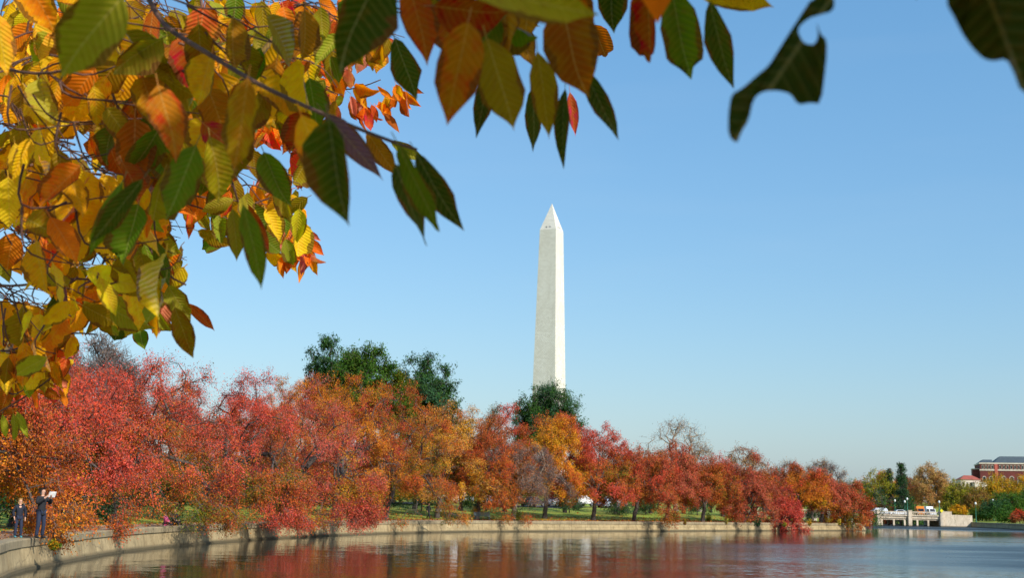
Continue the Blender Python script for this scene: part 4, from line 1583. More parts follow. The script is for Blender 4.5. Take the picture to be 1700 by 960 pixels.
def person(loc, rz, label, top, legs, shoes, hair, pose='stand', h=1.74, group=None, hat=None):
    k = h / 1.74
    root = empty('person', loc, rz, label=label, category='person')
    if group:
        root['group'] = group
    # joints; the person faces local -y
    if pose == 'walk':
        pel, hipz = (0, 0, 0.95), 0.9
        J = dict(kl=(-0.1, -0.2, 0.5), al=(-0.1, -0.26, 0.09), kr=(0.1, 0.02, 0.48), ar=(0.1, 0.3, 0.14), el=(-0.27, 0.12, 1.13), wl=(-0.25, 0.02, 0.9), er=(0.27, -0.06, 1.12), wr=(0.22, -0.26, 0.98))
    elif pose == 'sit':
        pel, hipz = (0, 0, 0.12), 0.1
        J = dict(kl=(-0.12, -0.42, 0.16), al=(-0.12, -0.5, -0.26), kr=(0.12, -0.42, 0.14), ar=(0.12, -0.46, -0.28), el=(-0.26, -0.08, 0.34), wl=(-0.1, -0.28, 0.22), er=(0.26, -0.08, 0.34), wr=(0.1, -0.28, 0.24))
    elif pose == 'photo':
        pel, hipz = (0, 0, 0.96), 0.91
        J = dict(kl=(-0.12, -0.04, 0.5), al=(-0.13, 0.02, 0.08), kr=(0.12, -0.03, 0.5), ar=(0.14, 0.03, 0.08), el=(-0.3, -0.1, 1.2), wl=(-0.12, -0.3, 1.42), er=(0.3, -0.1, 1.2), wr=(0.12, -0.3, 1.42))
    else:
        pel, hipz = (0, 0, 0.96), 0.91
        J = dict(kl=(-0.11, -0.02, 0.5), al=(-0.12, 0.03, 0.08), kr=(0.11, -0.05, 0.5), ar=(0.13, -0.02, 0.08), el=(-0.27, 0.03, 1.13), wl=(-0.24, -0.1, 0.9), er=(0.27, 0.04, 1.13), wr=(0.25, -0.06, 0.88))
    dz = pel[2] - 0.96
    ch, nk = (0, 0.0, 1.3 + dz), (0, 0.01, 1.47 + dz)
    hd0, hd1, hd2 = (0, -0.005, 1.54 + dz), (0, -0.015, 1.62 + dz), (0, -0.005, 1.70 + dz)
    sl, sr = (-0.18, 0.01, 1.41 + dz), (0.18, 0.01, 1.41 + dz)
    hl, hr = (-0.09, 0, hipz), (0.09, 0, hipz)

    def foot(a, f=0.17):
        return (a[0], a[1] - f, max(a[2] - 0.055, 0.03) if pose != 'sit' else a[2] - 0.05)

    def hand(e, w_):
        d = unit(np.array(w_) - np.array(e))
        return tuple(np.array(w_) + d * 0.08), tuple(np.array(w_) + d * 0.16)
    ml, tl = hand(J['el'], J['wl'])
    mr, tr = hand(J['er'], J['wr'])
    S = lambda p, rx, ry=None: (p[0] * k, p[1] * k, p[2] * k, rx * k, (ry or rx) * k)
    body = [S(pel, 0.13, 0.1), S(ch, 0.145, 0.105), S(nk, 0.055), S(hd0, 0.062), S(hd1, 0.082, 0.098), S(hd2, 0.065, 0.08),
            S(sl, 0.062), S(J['el'], 0.045), S(J['wl'], 0.032), S(ml, 0.036, 0.022), S(tl, 0.02, 0.014),
            S(sr, 0.062), S(J['er'], 0.045), S(J['wr'], 0.032), S(mr, 0.036, 0.022), S(tr, 0.02, 0.014),
            S(hl, 0.085), S(J['kl'], 0.06), S(J['al'], 0.042), S(hr, 0.085), S(J['kr'], 0.06), S(J['ar'], 0.042)]
    be = [(0, 1), (1, 2), (2, 3), (3, 4), (4, 5), (1, 6), (6, 7), (7, 8), (8, 9), (9, 10), (1, 11), (11, 12), (12, 13), (13, 14), (14, 15), (0, 16), (16, 17), (17, 18), (0, 19), (19, 20), (20, 21)]
    skin_part('body', body, be, M['skin'], root)
    mt, ml_, ms = top, legs, shoes
    jk = [S(pel, 0.165, 0.135), S(ch, 0.178, 0.138), S((0, 0.01, 1.45 + dz), 0.085), S(sl, 0.085), S(J['el'], 0.066), S(tuple(np.array(J['wl']) * 0.93 + np.array(J['el']) * 0.07), 0.05),
          S(sr, 0.085), S(J['er'], 0.066), S(tuple(np.array(J['wr']) * 0.93 + np.array(J['er']) * 0.07), 0.05), S((0, 0.0, pel[2] - 0.17) if pose != 'sit' else (0, -0.03, pel[2] - 0.05), 0.165, 0.13)]
    skin_part('jacket', jk, [(0, 1), (1, 2), (1, 3), (3, 4), (4, 5), (1, 6), (6, 7), (7, 8), (0, 9)], mt, root)
    tr_ = [S((0, 0, pel[2] - 0.02), 0.13, 0.1), S(hl, 0.098), S(J['kl'], 0.076), S(J['al'], 0.062), S(hr, 0.098), S(J['kr'], 0.076), S(J['ar'], 0.062)]
    skin_part('trousers', tr_, [(0, 1), (1, 2), (2, 3), (0, 4), (4, 5), (5, 6)], ml_, root)
    for a in ('al', 'ar'):
        p0 = J[a]
        heel = (p0[0], p0[1] + 0.05, max(p0[2] - 0.035, 0.045) if pose != 'sit' else p0[2] - 0.03)
        skin_part('shoe', [S(heel, 0.05, 0.045), S((p0[0], p0[1] - 0.06, heel[2]), 0.052, 0.045), S(foot(p0), 0.045, 0.034)], [(0, 1), (1, 2)], ms, root)
    # hair as a cap over the back and top of the head
    skin_part('hair', [S((0, 0.02, 1.655 + dz), 0.094, 0.105), S((0, 0.028, 1.715 + dz), 0.078, 0.088), S((0, 0.06, 1.58 + dz), 0.062, 0.05)], [(0, 1), (0, 2)], hair, root)
    # face: nose and eyes
    skin_part('nose', [S((0, -0.105, 1.625 + dz), 0.012), S((0, -0.122, 1.6 + dz), 0.015)], [(0, 1)], M['skin'], root, 1)
    for sx in (-1, 1):
        MB().lathe([(0.004 * k, (1.63 + dz) * k), (0.011 * k, (1.638 + dz) * k), (0.004 * k, (1.646 + dz) * k)], (sx * 0.034 * k, -0.098 * k), 8).build('eye', M['hair_dark'], root)
    return root


def cloth(name, c):
    return plain(name, c, 0.85, 0.2, 12, bump=0.2)


jeans, dark_tr = cloth('blue_jeans', (34, 42, 64)), cloth('dark_trousers', (30, 30, 36))  # these and the dark jackets are darkened, tree shade put into their colours
navy, black_j, plum = cloth('navy_jacket', (26, 30, 44)), cloth('black_jacket', (28, 28, 32)), cloth('dark_red_shirt', (110, 40, 36))
pinkc, shoe_t, shoe_b, brownc = cloth('pink_jacket', (226, 96, 150)), cloth('teal_shoe', (64, 140, 150)), cloth('black_shoe', (26, 26, 28)), cloth('brown_shirt', (84, 52, 44))
wht = cloth('white_cloth', (225, 225, 222))


def on_wall(px, py):
    p = at_z(px, py, WALL_TOP + 0.005)
    return (p[0], p[1], WALL_TOP + 0.005)


person(on_wall(29, 893.5), R(35), 'person in navy jacket and teal shoes on the seawall walkway, left of the pair', navy, jeans, shoe_t, M['hair_fair'], 'stand', 1.42)
person(on_wall(65, 894.5), R(60), 'person in black jacket and jeans standing at the seawall edge, right of the pair', black_j, jeans, shoe_b, M['hair_dark'], 'photo', 1.82)
pp = on_wall(68, 893)
pb = MB().box(-0.16, 0.16, -0.012, 0.012, 0, 0.22).box(-0.12, 0.12, -0.016, 0.016, 0.03, 0.19)
pbo = pb.build('white_paper', wht, label='sheet of white paper held up by the standing person in black', category='paper')
hp = np.array(pp) + np.array([-0.22 * math.sin(R(-60)) * 0 + 0.3, -0.12, 1.5])
pbo.location = hp
pbo.rotation_euler = (R(25), 0, R(60))
sp_ = at_z(288, 872.6, WALL_TOP)
person((sp_[0], sp_[1], WALL_TOP + 0.02), R(65), 'person in black coat sitting on the seawall edge under the red tree', black_j, dark_tr, shoe_b, M['hair_dark'], 'sit', 1.95)
sp2 = at_z(274, 873.4, WALL_TOP)
person((sp2[0], sp2[1], WALL_TOP + 0.02), R(85), 'child in bright pink jacket sitting on the seawall edge', pinkc, dark_tr, shoe_b, M['hair_fair'], 'sit', 1.5)
person(on_wall(711, 863.2), R(60), 'person in dark coat walking on the far path, left of two', black_j, dark_tr, cloth('white_shoe', (214, 214, 210)), M['hair_dark'], 'walk', 1.66)
person(on_wall(726, 863.0), R(60), 'person in black carrying a white bag on the far path, right of two', black_j, dark_tr, shoe_b, M['hair_dark'], 'stand', 1.78)
bp_ = on_wall(729.5, 863.0)
MB().prism([(-0.16, 0.0), (0.16, 0.0), (0.14, 0.42), (-0.14, 0.42)], 'y', -0.06, 0.06).tube([(-0.1, 0, 0.42), (-0.06, 0, 0.58), (0.06, 0, 0.58), (0.1, 0, 0.42)], 0.012, 6).build('shoulder_bag', wht, label='white shoulder bag hanging at the side of the far person', category='bag').location = (bp_[0], bp_[1], WALL_TOP + 0.85)


# ------------------------------------------------------------------ bench on the lawn
def bench(px, Y, rz, label):
    p = at_y(px, 845, Y)[:2]
    root = empty('park_bench', (p[0], p[1], zat(*p)), rz, label=label, category='bench', group='iron benches on the lawn')
    m = M['bench_metal']
    for i in range(6):
        MB().box(-0.85, 0.85, -0.05 + 0.085 * i - 0.2, 0.02 + 0.085 * i - 0.2, 0.43, 0.46).build('slat', m, root)
    for i in range(5):
        MB().box(-0.85, 0.85, 0.29 + 0.03 * i, 0.315 + 0.03 * i, 0.52 + 0.085 * i, 0.59 + 0.085 * i).build('slat', m, root)
    for sx in (-0.75, 0.75):
        MB().box(sx - 0.03, sx + 0.03, -0.24, -0.18, -0.1, 0.43).box(sx - 0.03, sx + 0.03, 0.26, 0.32, -0.1, 0.43).box(sx - 0.031, sx + 0.031, -0.24, 0.32, 0.38, 0.428).tube([(sx, 0.28, 0.43), (sx, 0.46, 0.96)], 0.03, 6).build('leg_frame', m, root)


M['bench_metal'] = plain('painted_iron', (86, 98, 100), 0.5, 0.1, 5)
bench(801, 134.5, R(10), 'grey slatted bench on the lawn beside the pale twin trunks')

# ------------------------------------------------------------------ plants growing on the seawall
WP_ = 'plants growing from the seawall'
for px, py, wpx, hpx, pal, lab in [(981, 858, 16, 22, ['olive', 'lime', 'yellow'], 'spiky yellow-green plant on the seawall below the tall red cherry'),
                                   (1176, 866, 17, 22, ['olive', 'lime', 'lime'], 'yellow-green bush on the seawall below the broad red cherry'),
                                   (1205, 868, 14, 13, ['olive', 'lime', 'tan'], 'low yellowish weed on the seawall right of the yellow-green bush'),
                                   (1259, 872, 20, 17, ['dgreen', 'bgreen', 'dgreen'], 'dark green bush on the seawall left of the crimson cherry'),
                                   (1375, 868, 22, 20, ['lime', 'yellow', 'gold'], 'bright yellow bush on the seawall near the corner'),
                                   (1393, 870, 10, 12, ['lime', 'yellow'], 'small yellow plant right of the bright yellow bush'),
                                   (1344, 870, 10, 12, ['olive', 'gold', 'yellow'], 'small golden weed on the seawall left of the bright yellow bush'),
                                   (1115, 866, 9, 10, ['olive', 'lime'], 'small green weed on the seawall below the dusty red cherry'),
                                   (1137, 868, 9, 10, ['olive', 'rust'], 'small brownish weed on the seawall near the yellow-green bush'),
                                   (1302, 872, 9, 9, ['olive', 'lime'], 'tiny green weed on the seawall under the crimson cherry'),
                                   (89, 906, 12, 10, ['green', 'olive', 'gold'], 'small green weed growing from the near seawall by the standing people')]:
    base = at_z(px, py + 4, 0.86 if px > 200 else 0.8)
    q = None
    # push onto the wall face
    P2 = base[:2]
    rngp = np.random.default_rng(px)
    rad = 0.5 * wpx * base[1] / F
    hh = hpx * base[1] / F
    root = empty('wall_plant', (P2[0], P2[1], base[2]), label=lab, category='plant', group=WP_)
    ns = 26
    az = rngp.uniform(0, 6.28, ns)
    rr = rad * rngp.uniform(0.3, 1.0, ns)
    A = np.c_[rngp.normal(0, 0.03, (ns, 2)), np.full(ns, -0.05)]
    B = np.c_[np.cos(az) * rr, np.sin(az) * rr, hh * rngp.uniform(0.35, 1.0, ns)]
    V, Fq = twig_mesh(A, B, 0.012)
    link('stems', new_mesh('stems', V, Fq, M['twig']), root, kind='stuff')
    nl = 420 if hpx > 15 else 200
    pk = rngp.integers(0, ns, nl)
    t_ = rngp.uniform(0.25, 1.05, nl)
    P = A[pk] + (B - A)[pk] * t_[:, None] + rngp.normal(0, 0.05, (nl, 3))
    V, Fq = leaf_quads(P, rngp.normal(0, 1, (nl, 3)) + np.array([0, 0, 0.3]), rngp.normal(0, 1, (nl, 3)) + np.array([0.3, -0.5, 0.5]), rngp.uniform(0.1, 0.2, nl))
    cs = np.array([PAL[k] for k in pal])
    C = cs[rngp.integers(0, len(cs), nl)] * rngp.uniform(0.75, 1.2, (nl, 1))
    link('foliage', new_mesh('foliage', V, Fq, M['green_leaf'], False, np.repeat(C, 4, 0)), root)

# ------------------------------------------------------------------ fallen leaves on the walkway and lawn
rngf = np.random.default_rng(11)
NL = 26000
base_i = rngf.integers(25, len(shore_line) - 2, NL)
NN = normals2(shore_line)
off = np.abs(rngf.gamma(1.6, 3.2, NL)) + 0.15
FP = shore_line[base_i] + NN[base_i] * off[:, None] + rngf.normal(0, 0.5, (NL, 2))
FS = sdist(FP)
ok = (FS > 0.12)
FP, FS = FP[ok], FS[ok]
FZ = np.where(FS < 0.6, WALL_TOP + 0.015, np.where(FS < 3.6, WALL_TOP + 0.025, land_z(FP, FS) + 0.02))
n_ = len(FP)
V, Fq = leaf_quads(np.c_[FP, FZ], np.c_[rngf.normal(0, 1, (n_, 2)), rngf.uniform(0, 0.35, n_)], np.c_[rngf.normal(0, 0.35, (n_, 2)), np.ones(n_)], rngf.uniform(0.08, 0.15, n_) * np.clip(np.hypot(FP[:, 0], FP[:, 1]) / 80, 1, 1.8), 0.6)
cs = np.array([PAL[k] for k in ('orange', 'rust', 'gold', 'brown', 'red', 'tan')])
C = cs[rngf.integers(0, 6, n_)] * rngf.uniform(0.7, 1.15, (n_, 1))
link('fallen_leaves', new_mesh('fallen_leaves', V, Fq, M['cherry_leaf'], False, np.repeat(C, 4, 0)), label='orange and brown fallen leaves littering the walkway and lawn', category='leaves', kind='stuff')


# ------------------------------------------------------------------ the cherry tree that overhangs the camera
rl_ = np.random.default_rng(21)
LC = {k: lin(v) for k, v in dict(gold=(238, 170, 22), yellow=(244, 198, 40), orange=(240, 128, 28), redo=(222, 92, 44), olive=(148, 120, 18), green=(92, 114, 22), dgreen=(64, 76, 18),
                                 brown=(172, 108, 18), purple=(120, 84, 84), pink=(220, 132, 104), lime=(158, 152, 44), rust=(172, 84, 18)).items()}
FG = empty('cherry_tree', (-4.3, 0.6, zat(-4.3, 0.6) - 0.03), label='overhanging cherry tree with yellow, orange and green leaves close to the camera', category='tree')
FG0 = np.array(FG.location)

ROWS = [0.0, 0.1, 0.26, 0.44, 0.62, 0.77, 0.88, 0.95, 1.0]


def leaf_shape(kind, seed):
    """five columns (edges, half-blades, midrib): folded along the midrib, margins rolled, arched and twisted along its length"""
    g = np.random.default_rng(seed)
    wv = np.array({'wide': [0.0, 0.56, 0.92, 1.0, 0.93, 0.62, 0.26, 0.08, 0.0], 'narrow': [0.0, 0.44, 0.8, 1.0, 0.92, 0.62, 0.28, 0.1, 0.0],
                   'torn': [0.0, 0.52, 0.88, 1.0, 1.0, 0.94, 0.8, 0.55, 0.36], 'plain': [0.0, 0.5, 0.87, 1.0, 0.93, 0.6, 0.24, 0.07, 0.0]}[kind])
    fold = g.uniform(0.1, 0.75)
    roll = g.uniform(-0.5, 0.35)
    arch = g.uniform(-0.3, 0.9)
    hook = g.uniform(-0.45, 0.45)
    twist = g.uniform(-0.9, 0.9)
    wave = g.uniform(0.015, 0.06)
    fl, fr = g.uniform(0.4, 1.6, 2)
    ph = g.uniform(0, 6)
    V, UV, starts = [], [], []
    for i, (v, w_) in enumerate(zip(ROWS, wv)):
        cols = [0.0] if w_ == 0 else [-1, -0.55, 0, 0.55, 1]
        starts.append((len(V), len(cols)))
        for u in cols:
            vj = v
            if kind == 'torn' and i >= 6:
                vj = v - 0.12 * abs(u) * (i - 5) / 3 + g.uniform(-0.06, 0.04)
            x = 0.5 * u * w_ * (1 + (g.uniform(-0.08, 0.06) if abs(u) == 1 else 0))
            z = 0.25 * (fl if u < 0 else fr) * (fold * abs(u) + roll * u * u) * w_ + (wave * math.sin(13 * v + 2.0 * u + ph) * abs(u))
            a_ = twist * (v - 0.3)
            x, z = x * math.cos(a_) - z * math.sin(a_), x * math.sin(a_) + z * math.cos(a_)
            V.append((x + hook * max(0, v - 0.55) ** 2 * 2.2, vj, z - arch * (v - 0.2) ** 2 * 0.6))
            UV.append((0.5 + 0.5 * u * max(w_, 0.05), v))
    T, Q = [], []
    for (a, na), (b, nb) in zip(starts[:-1], starts[1:]):
        if na == 1:
            T += [(a, b + j + 1, b + j) for j in range(4)]
        elif nb == 1:
            T += [(a + j, a + j + 1, b) for j in range(4)]
        else:
            Q += [(a + j, a + j + 1, b + j + 1, b + j) for j in range(4)]
    n0 = len(V)
    for y in (0.03, -0.13):
        for t in range(3):
            V.append((0.02 * math.cos(t * 2.094), y, 0.012 * math.sin(t * 2.094) - 0.006 + (0.03 if y < 0 else 0)))
            UV.append((0.5, 0.03))
    Q += [(n0 + j, n0 + (j + 1) % 3, n0 + 3 + (j + 1) % 3, n0 + 3 + j) for j in range(3)]
    return np.array(V), np.array(T), np.array(Q), np.array(UV)


SHAPES = []
for i, kd in enumerate(['plain', 'wide', 'narrow', 'plain', 'wide', 'torn', 'narrow', 'plain', 'torn', 'wide', 'plain', 'narrow', 'wide', 'plain', 'narrow', 'plain', 'wide', 'narrow', 'plain', 'wide']):
    V, T, Q, UV = leaf_shape(kd, 100 + i)
    SHAPES.append((kd, V, T, Q, UV, new_mesh('leaf', V, [T, Q], M['leaf_obj'], True, uv=UV)))
KIND = {k: [i for i, s_ in enumerate(SHAPES) if s_[0] == k] for k in ('plain', 'wide', 'narrow', 'torn')}
LEAVES = []          # (visible size, matrix 4x4, colour, shape index)


def add_leaf3(Pb, Pt, width, colour, shape=None, roll=None, visible=1.0):
    y = Pt - Pb
    L = np.linalg.norm(y)
    y = y / L
    c = unit(CAM - (Pb + Pt) / 2)
    n = unit(c - y * (c @ y))
    a = rl_.normal(0, 0.5) if roll is None else roll
    x = np.cross(y, n)
    n2 = n * math.cos(a) + x * math.sin(a)
    x2 = np.cross(y, n2)
    m = np.eye(4)
    m[:3, 0] = x2 * width
    m[:3, 1] = y * L
    m[:3, 2] = n2 * L
    m[:3, 3] = Pb
    if shape is None:
        shape = int(rl_.choice([i for i in range(len(SHAPES))]))
    col_ = np.array(colour) * rl_.uniform(0.8, 1.15) * (1 + rl_.normal(0, 0.06, 3))
    LEAVES.append((visible, m, np.clip(col_, 0.004, 0.95), shape))


def add_leaf(bx, by, tx, ty, wpx, colour, kind=None, roll=None, L=0.112, D=None):
    ln = math.hypot(tx - bx, ty - by)
    if D is None:
        D = F * L * 0.95 / ln
    dd = rl_.normal(0, 0.18) * L
    Pb, Pt = at_d(bx, by, D), at_d(tx, ty, D + dd)
    a = rl_.uniform(-0.45, 0.45) if roll is None else roll
    sh = int(rl_.choice(KIND[kind])) if kind else None
    add_leaf3(Pb, Pt, wpx * D / F / max(0.55, math.cos(a)), LC[colour], sh, a, wpx * ln)
    return Pb, D


HAND = [  # stalk x, y, tip x, y, width in px, colour, shape
    (205, -8, 88, 128, 98, 'lime', 'wide'), (42, -40, 82, 42, 62, 'orange', 'wide'), (108, 30, 95, 72, 34, 'redo', 'plain'), (158, 112, 104, 186, 54, 'orange', 'wide'),
    (-8, 20, 14, 126, 46, 'yellow', 'plain'), (200, 92, 152, 166, 60, 'olive', 'wide'), (262, 140, 300, 272, 66, 'brown', 'plain'), (236, 128, 268, 222, 62, 'brown', 'wide'), (264, 214, 211, 302, 58, 'green', 'wide'),
    (326, 240, 276, 368, 62, 'green', 'plain'), (345, 145, 381, 238, 62, 'brown', 'wide'), (412, 128, 388, 290, 58, 'brown', 'plain'), (348, 226, 374, 334, 48, 'olive', 'plain'), (438, 252, 476, 347, 48, 'green', 'plain'),
    (500, 190, 556, 336, 64, 'gold', 'plain'), (546, 196, 572, 378, 70, 'dgreen', 'plain'), (538, 186, 630, 290, 40, 'purple', 'narrow'), (608, 216, 656, 292, 32, 'brown', 'narrow'), (656, 272, 706, 414, 46, 'dgreen', 'narrow'),
    (660, 238, 729, 389, 38, 'green', 'narrow'), (690, 252, 759, 382, 44, 'dgreen', 'narrow'), (648, 234, 706, 268, 22, 'lime', 'narrow'), (338, 12, 328, 92, 62, 'redo', 'wide'), (512, 76, 508, 148, 42, 'gold', 'wide'),
    (530, 44, 532, 98, 27, 'yellow', 'plain'), (632, -48, 552, 114, 88, 'dgreen', 'wide'), (655, 62, 692, 164, 46, 'dgreen', 'narrow'), (676, -34, 716, 104, 62, 'rust', 'plain'), (778, 34, 741, 210, 78, 'brown', 'wide'),
    (738, -6, 772, 112, 72, 'brown', 'wide'), (808, 62, 856, 218, 78, 'olive', 'plain'), (812, 112, 792, 228, 30, 'dgreen', 'narrow'), (892, 84, 916, 228, 48, 'olive', 'narrow'), (884, 144, 889, 252, 30, 'dgreen', 'narrow'),
    (932, 4, 968, 160, 88, 'rust', 'wide'), (938, 146, 929, 272, 26, 'dgreen', 'narrow'), (946, 152, 957, 224, 19, 'redo', 'narrow'), (968, 112, 1028, 236, 36, 'dgreen', 'narrow'), (838, -40, 835, 98, 74, 'brown', 'wide'),
    (1016, -54, 1014, 56, 52, 'dgreen', 'plain'), (1074, -36, 1082, 108, 50, 'rust', 'torn'), (1116, -14, 1142, 130, 64, 'green', 'torn'), (1178, 0, 1212, 148, 44, 'dgreen', 'narrow'), (1150, -22, 1286, 4, 50, 'gold', 'wide'),
    (772, -18, 992, 12, 60, 'lime', 'wide'), (880, -30, 870, 84, 62, 'brown', 'plain'), (700, -44, 790, 40, 64, 'olive', 'wide'), (905, -40, 985, 66, 58, 'brown', 'plain'), (985, 40, 1006, 96, 36, 'rust', 'torn'),
    (246, 392, 298, 426, 44, 'lime', 'wide'), (256, 398, 286, 478, 27, 'green', 'narrow'), (240, 404, 262, 472, 26, 'green', 'narrow'), (215, 408, 217, 449, 25, 'redo', 'wide'), (186, 396, 177, 448, 32, 'yellow', 'wide'),
    (214, 466, 242, 548, 42, 'yellow', 'wide'), (248, 498, 262, 568, 21, 'gold', 'plain'), (276, 492, 261, 555, 25, 'pink', 'plain'), (279, 474, 314, 534, 36, 'lime', 'wide'), (290, 510, 321, 598, 36, 'olive', 'plain'),
    (309, 503, 358, 548, 20, 'rust', 'narrow'), (198, 528, 190, 570, 42, 'dgreen', 'wide'), (232, 548, 238, 582, 26, 'green', 'plain'), (100, 466, 112, 527, 19, 'purple', 'narrow'), (95, 486, 96, 558, 26, 'dgreen', 'plain'),
    (112, 362, 128, 432, 70, 'olive', 'wide'), (24, 386, 8, 452, 46, 'orange', 'plain'), (44, 322, 68, 384, 62, 'orange', 'wide'), (0, 586, 14, 652, 44, 'yellow', 'wide'), (40, 604, 46, 664, 30, 'lime', 'plain'),
    (4, 688, 9, 728, 13, 'lime', 'narrow'), (22, 686, 28, 738, 14, 'lime', 'narrow'), (28, 684, 46, 728, 15, 'lime', 'narrow'), (30, 678, 4, 690, 12, 'rust', 'narrow'), (238, 296, 148, 408, 38, 'dgreen', 'narrow'),
    (204, 300, 146, 424, 32, 'green', 'narrow'), (403, 338, 439, 480, 40, 'green', 'narrow'), (386, 346, 396, 436, 31, 'lime', 'plain'), (440, 326, 457, 374, 26, 'pink', 'plain'), (318, 340, 314, 398, 15, 'orange', 'narrow'),
    (412, 338, 448, 420, 20, 'rust', 'narrow'), (360, 340, 368, 408, 28, 'lime', 'torn'), (372, 396, 336, 412, 26, 'green', 'torn'), (300, 258, 322, 342, 40, 'dgreen', 'plain'), (268, 270, 240, 348, 36, 'olive', 'plain'),
    (30, 148, 22, 212, 50, 'gold', 'wide'), (62, 186, 52, 240, 52, 'yellow', 'wide'), (300, 60, 322, 150, 54, 'rust', 'wide'), (292, 112, 340, 170, 44, 'brown', 'plain'), (382, 96, 430, 168, 46, 'lime', 'plain'),
    (150, 30, 126, 110, 40, 'lime', 'plain'), (434, 0, 440, 68, 30, 'olive', 'plain'), (392, -10, 388, 46, 36, 'green', 'plain'), (470, 10, 486, 74, 34, 'orange', 'plain'), (505, 0, 510, 60, 32, 'orange', 'wide'),
]
for h in HAND:
    add_leaf(*h)

# twigs: (x, y, depth) in the photograph's columns and rows; each starts on a bough outside the picture
BOUGH_L = [np.array([-4.3, 0.6, 3.3]), np.array([-3.6, 1.2, 4.3]), np.array([-2.9, 2.1, 4.9])]
BOUGH_T = [np.array([-4.3, 0.6, 3.6]), np.array([-3.0, 0.9, 5.0]), np.array([-1.4, 1.3, 4.6])]
BR = [
    (BOUGH_T, [(232, -40, 2.2), (262, 40, 2.1), (300, 62, 2.0), (380, 110, 1.95), (430, 148, 1.85), (520, 180, 1.78), (580, 204, 1.72), (642, 238, 1.66), (690, 254, 1.62)], 0.009),
    (BOUGH_L, [(-60, 232, 3.1), (0, 247, 3.0), (62, 262, 2.9), (120, 284, 2.8), (192, 291, 2.7), (250, 318, 2.6)], 0.009),
    (BOUGH_L, [(-70, 372, 3.3), (0, 352, 3.2), (70, 341, 3.1), (150, 330, 3.0), (205, 346, 2.95), (250, 392, 2.9), (262, 470, 2.85), (312, 468, 2.8)], 0.008),
    (BOUGH_T, [(420, -120, 1.4), (640, -72, 1.32), (780, -62, 1.3), (940, -78, 1.25), (1060, -60, 1.18), (1180, -52, 1.08), (1300, -58, 1.0), (1400, -30, 0.92), (1520, -90, 0.86), (1640, -150, 0.82)], 0.01),
    (BOUGH_L, [(-60, 560, 3.7), (0, 596, 3.6), (52, 570, 3.5), (102, 545, 3.4), (160, 556, 3.4)], 0.007),
    (BOUGH_L, [(-60, 720, 3.9), (20, 672, 3.8), (52, 655, 3.7), (86, 628, 3.7)], 0.006),
    (BOUGH_T, [(330, -60, 3.0), (340, 60, 2.9), (352, 190, 2.8), (372, 270, 2.75), (400, 330, 2.7)], 0.008),
    (BOUGH_T, [(420, -50, 5.4), (470, 90, 5.2), (540, 150, 5.1), (600, 150, 5.0), (632, 132, 5.0)], 0.009),
    (BOUGH_T, [(350, 60, 5.3), (400, 220, 5.2), (450, 320, 5.1), (480, 362, 5.0), (514, 378, 5.0)], 0.009),
    (BOUGH_L, [(-60, 90, 2.4), (10, 120, 2.35), (60, 130, 2.3), (130, 122, 2.25), (180, 92, 2.2)], 0.008),
    (BOUGH_L, [(-60, 470, 3.2), (30, 480, 3.1), (100, 462, 3.0), (180, 462, 2.95), (240, 478, 2.9)], 0.008),
]
def smooth_path(P, step, it=6, jit=0.0):
    C = resample(np.asarray(P, float), step)
    C = C + rl_.normal(0, jit, C.shape)
    for _ in range(it):
        C[1:-1] = 0.25 * C[:-2] + 0.5 * C[1:-1] + 0.25 * C[2:]
    return C


tw_pts = []
for bough, pts, r0 in BR:
    P = [np.array(b) for b in bough[1:]] + [at_d(*p) for p in pts]
    C = smooth_path(P, 0.05, 5, 0.004)
    rad = np.interp(np.linspace(0, 1, len(C)), [0, 0.45, 1], [0.03, r0, 0.0022])
    mb = MB().tube(C - FG0, rad, 7)
    mb.build('branch', M['near_twig'], FG, True)
    tw_pts.append(C)
for bough in (BOUGH_L, BOUGH_T):
    C = smooth_path([FG0 + (0.02, 0.0, 1.2)] + bough, 0.15, 2)
    MB().tube(C - FG0, np.linspace(0.1, 0.03, len(C)), 9).build('bough', M['bark'], FG, True)
tc = smooth_path([(0, 0, -0.1), (0.03, 0.02, 0.4), (-0.05, 0.05, 1.0), (0.02, 0.0, 1.6), (-0.1, -0.1, 2.4)], 0.1, 3)
MB().tube(tc, np.linspace(0.24, 0.14, len(tc)), 12).build('trunk', M['bark'], FG, True)
allC = np.concatenate([c[len(c) // 4:] for c in tw_pts])


def in_poly(x, y, poly):
    c = False
    n = len(poly)
    for i in range(n):
        (x0, y0), (x1, y1) = poly[i], poly[(i + 1) % n]
        if (y0 > y) != (y1 > y) and x < (x1 - x0) * (y - y0) / (y1 - y0) + x0:
            c = not c
    return c


P_FAR = [(-20, -20), (640, -20), (655, 70), (640, 120), (590, 130), (560, 190), (540, 260), (505, 300), (480, 330), (505, 380), (500, 440), (450, 440), (420, 400), (330, 395), (300, 350), (262, 380), (300, 430), (285, 480), (300, 545), (215, 560), (150, 545), (110, 580), (110, 640), (40, 660), (-20, 690)]
P_MID = [(-20, -20), (560, -20), (540, 60), (560, 180), (500, 240), (470, 310), (400, 330), (330, 300), (255, 350), (280, 420), (265, 480), (285, 540), (190, 545), (120, 500), (90, 560), (40, 640), (-20, 640)]
P_TOP = [(560, -30), (1010, -30), (990, 30), (940, 90), (900, 120), (820, 90), (740, 110), (680, 90), (600, 40)]
GAPS = [(12, 210, 16), (122, 248, 22), (20, 402, 14), (48, 404, 10), (172, 292, 12), (150, 445, 12), (25, 480, 22), (60, 500, 16), (520, 100, 8), (700, 60, 9), (455, 270, 14), (405, 300, 10)]


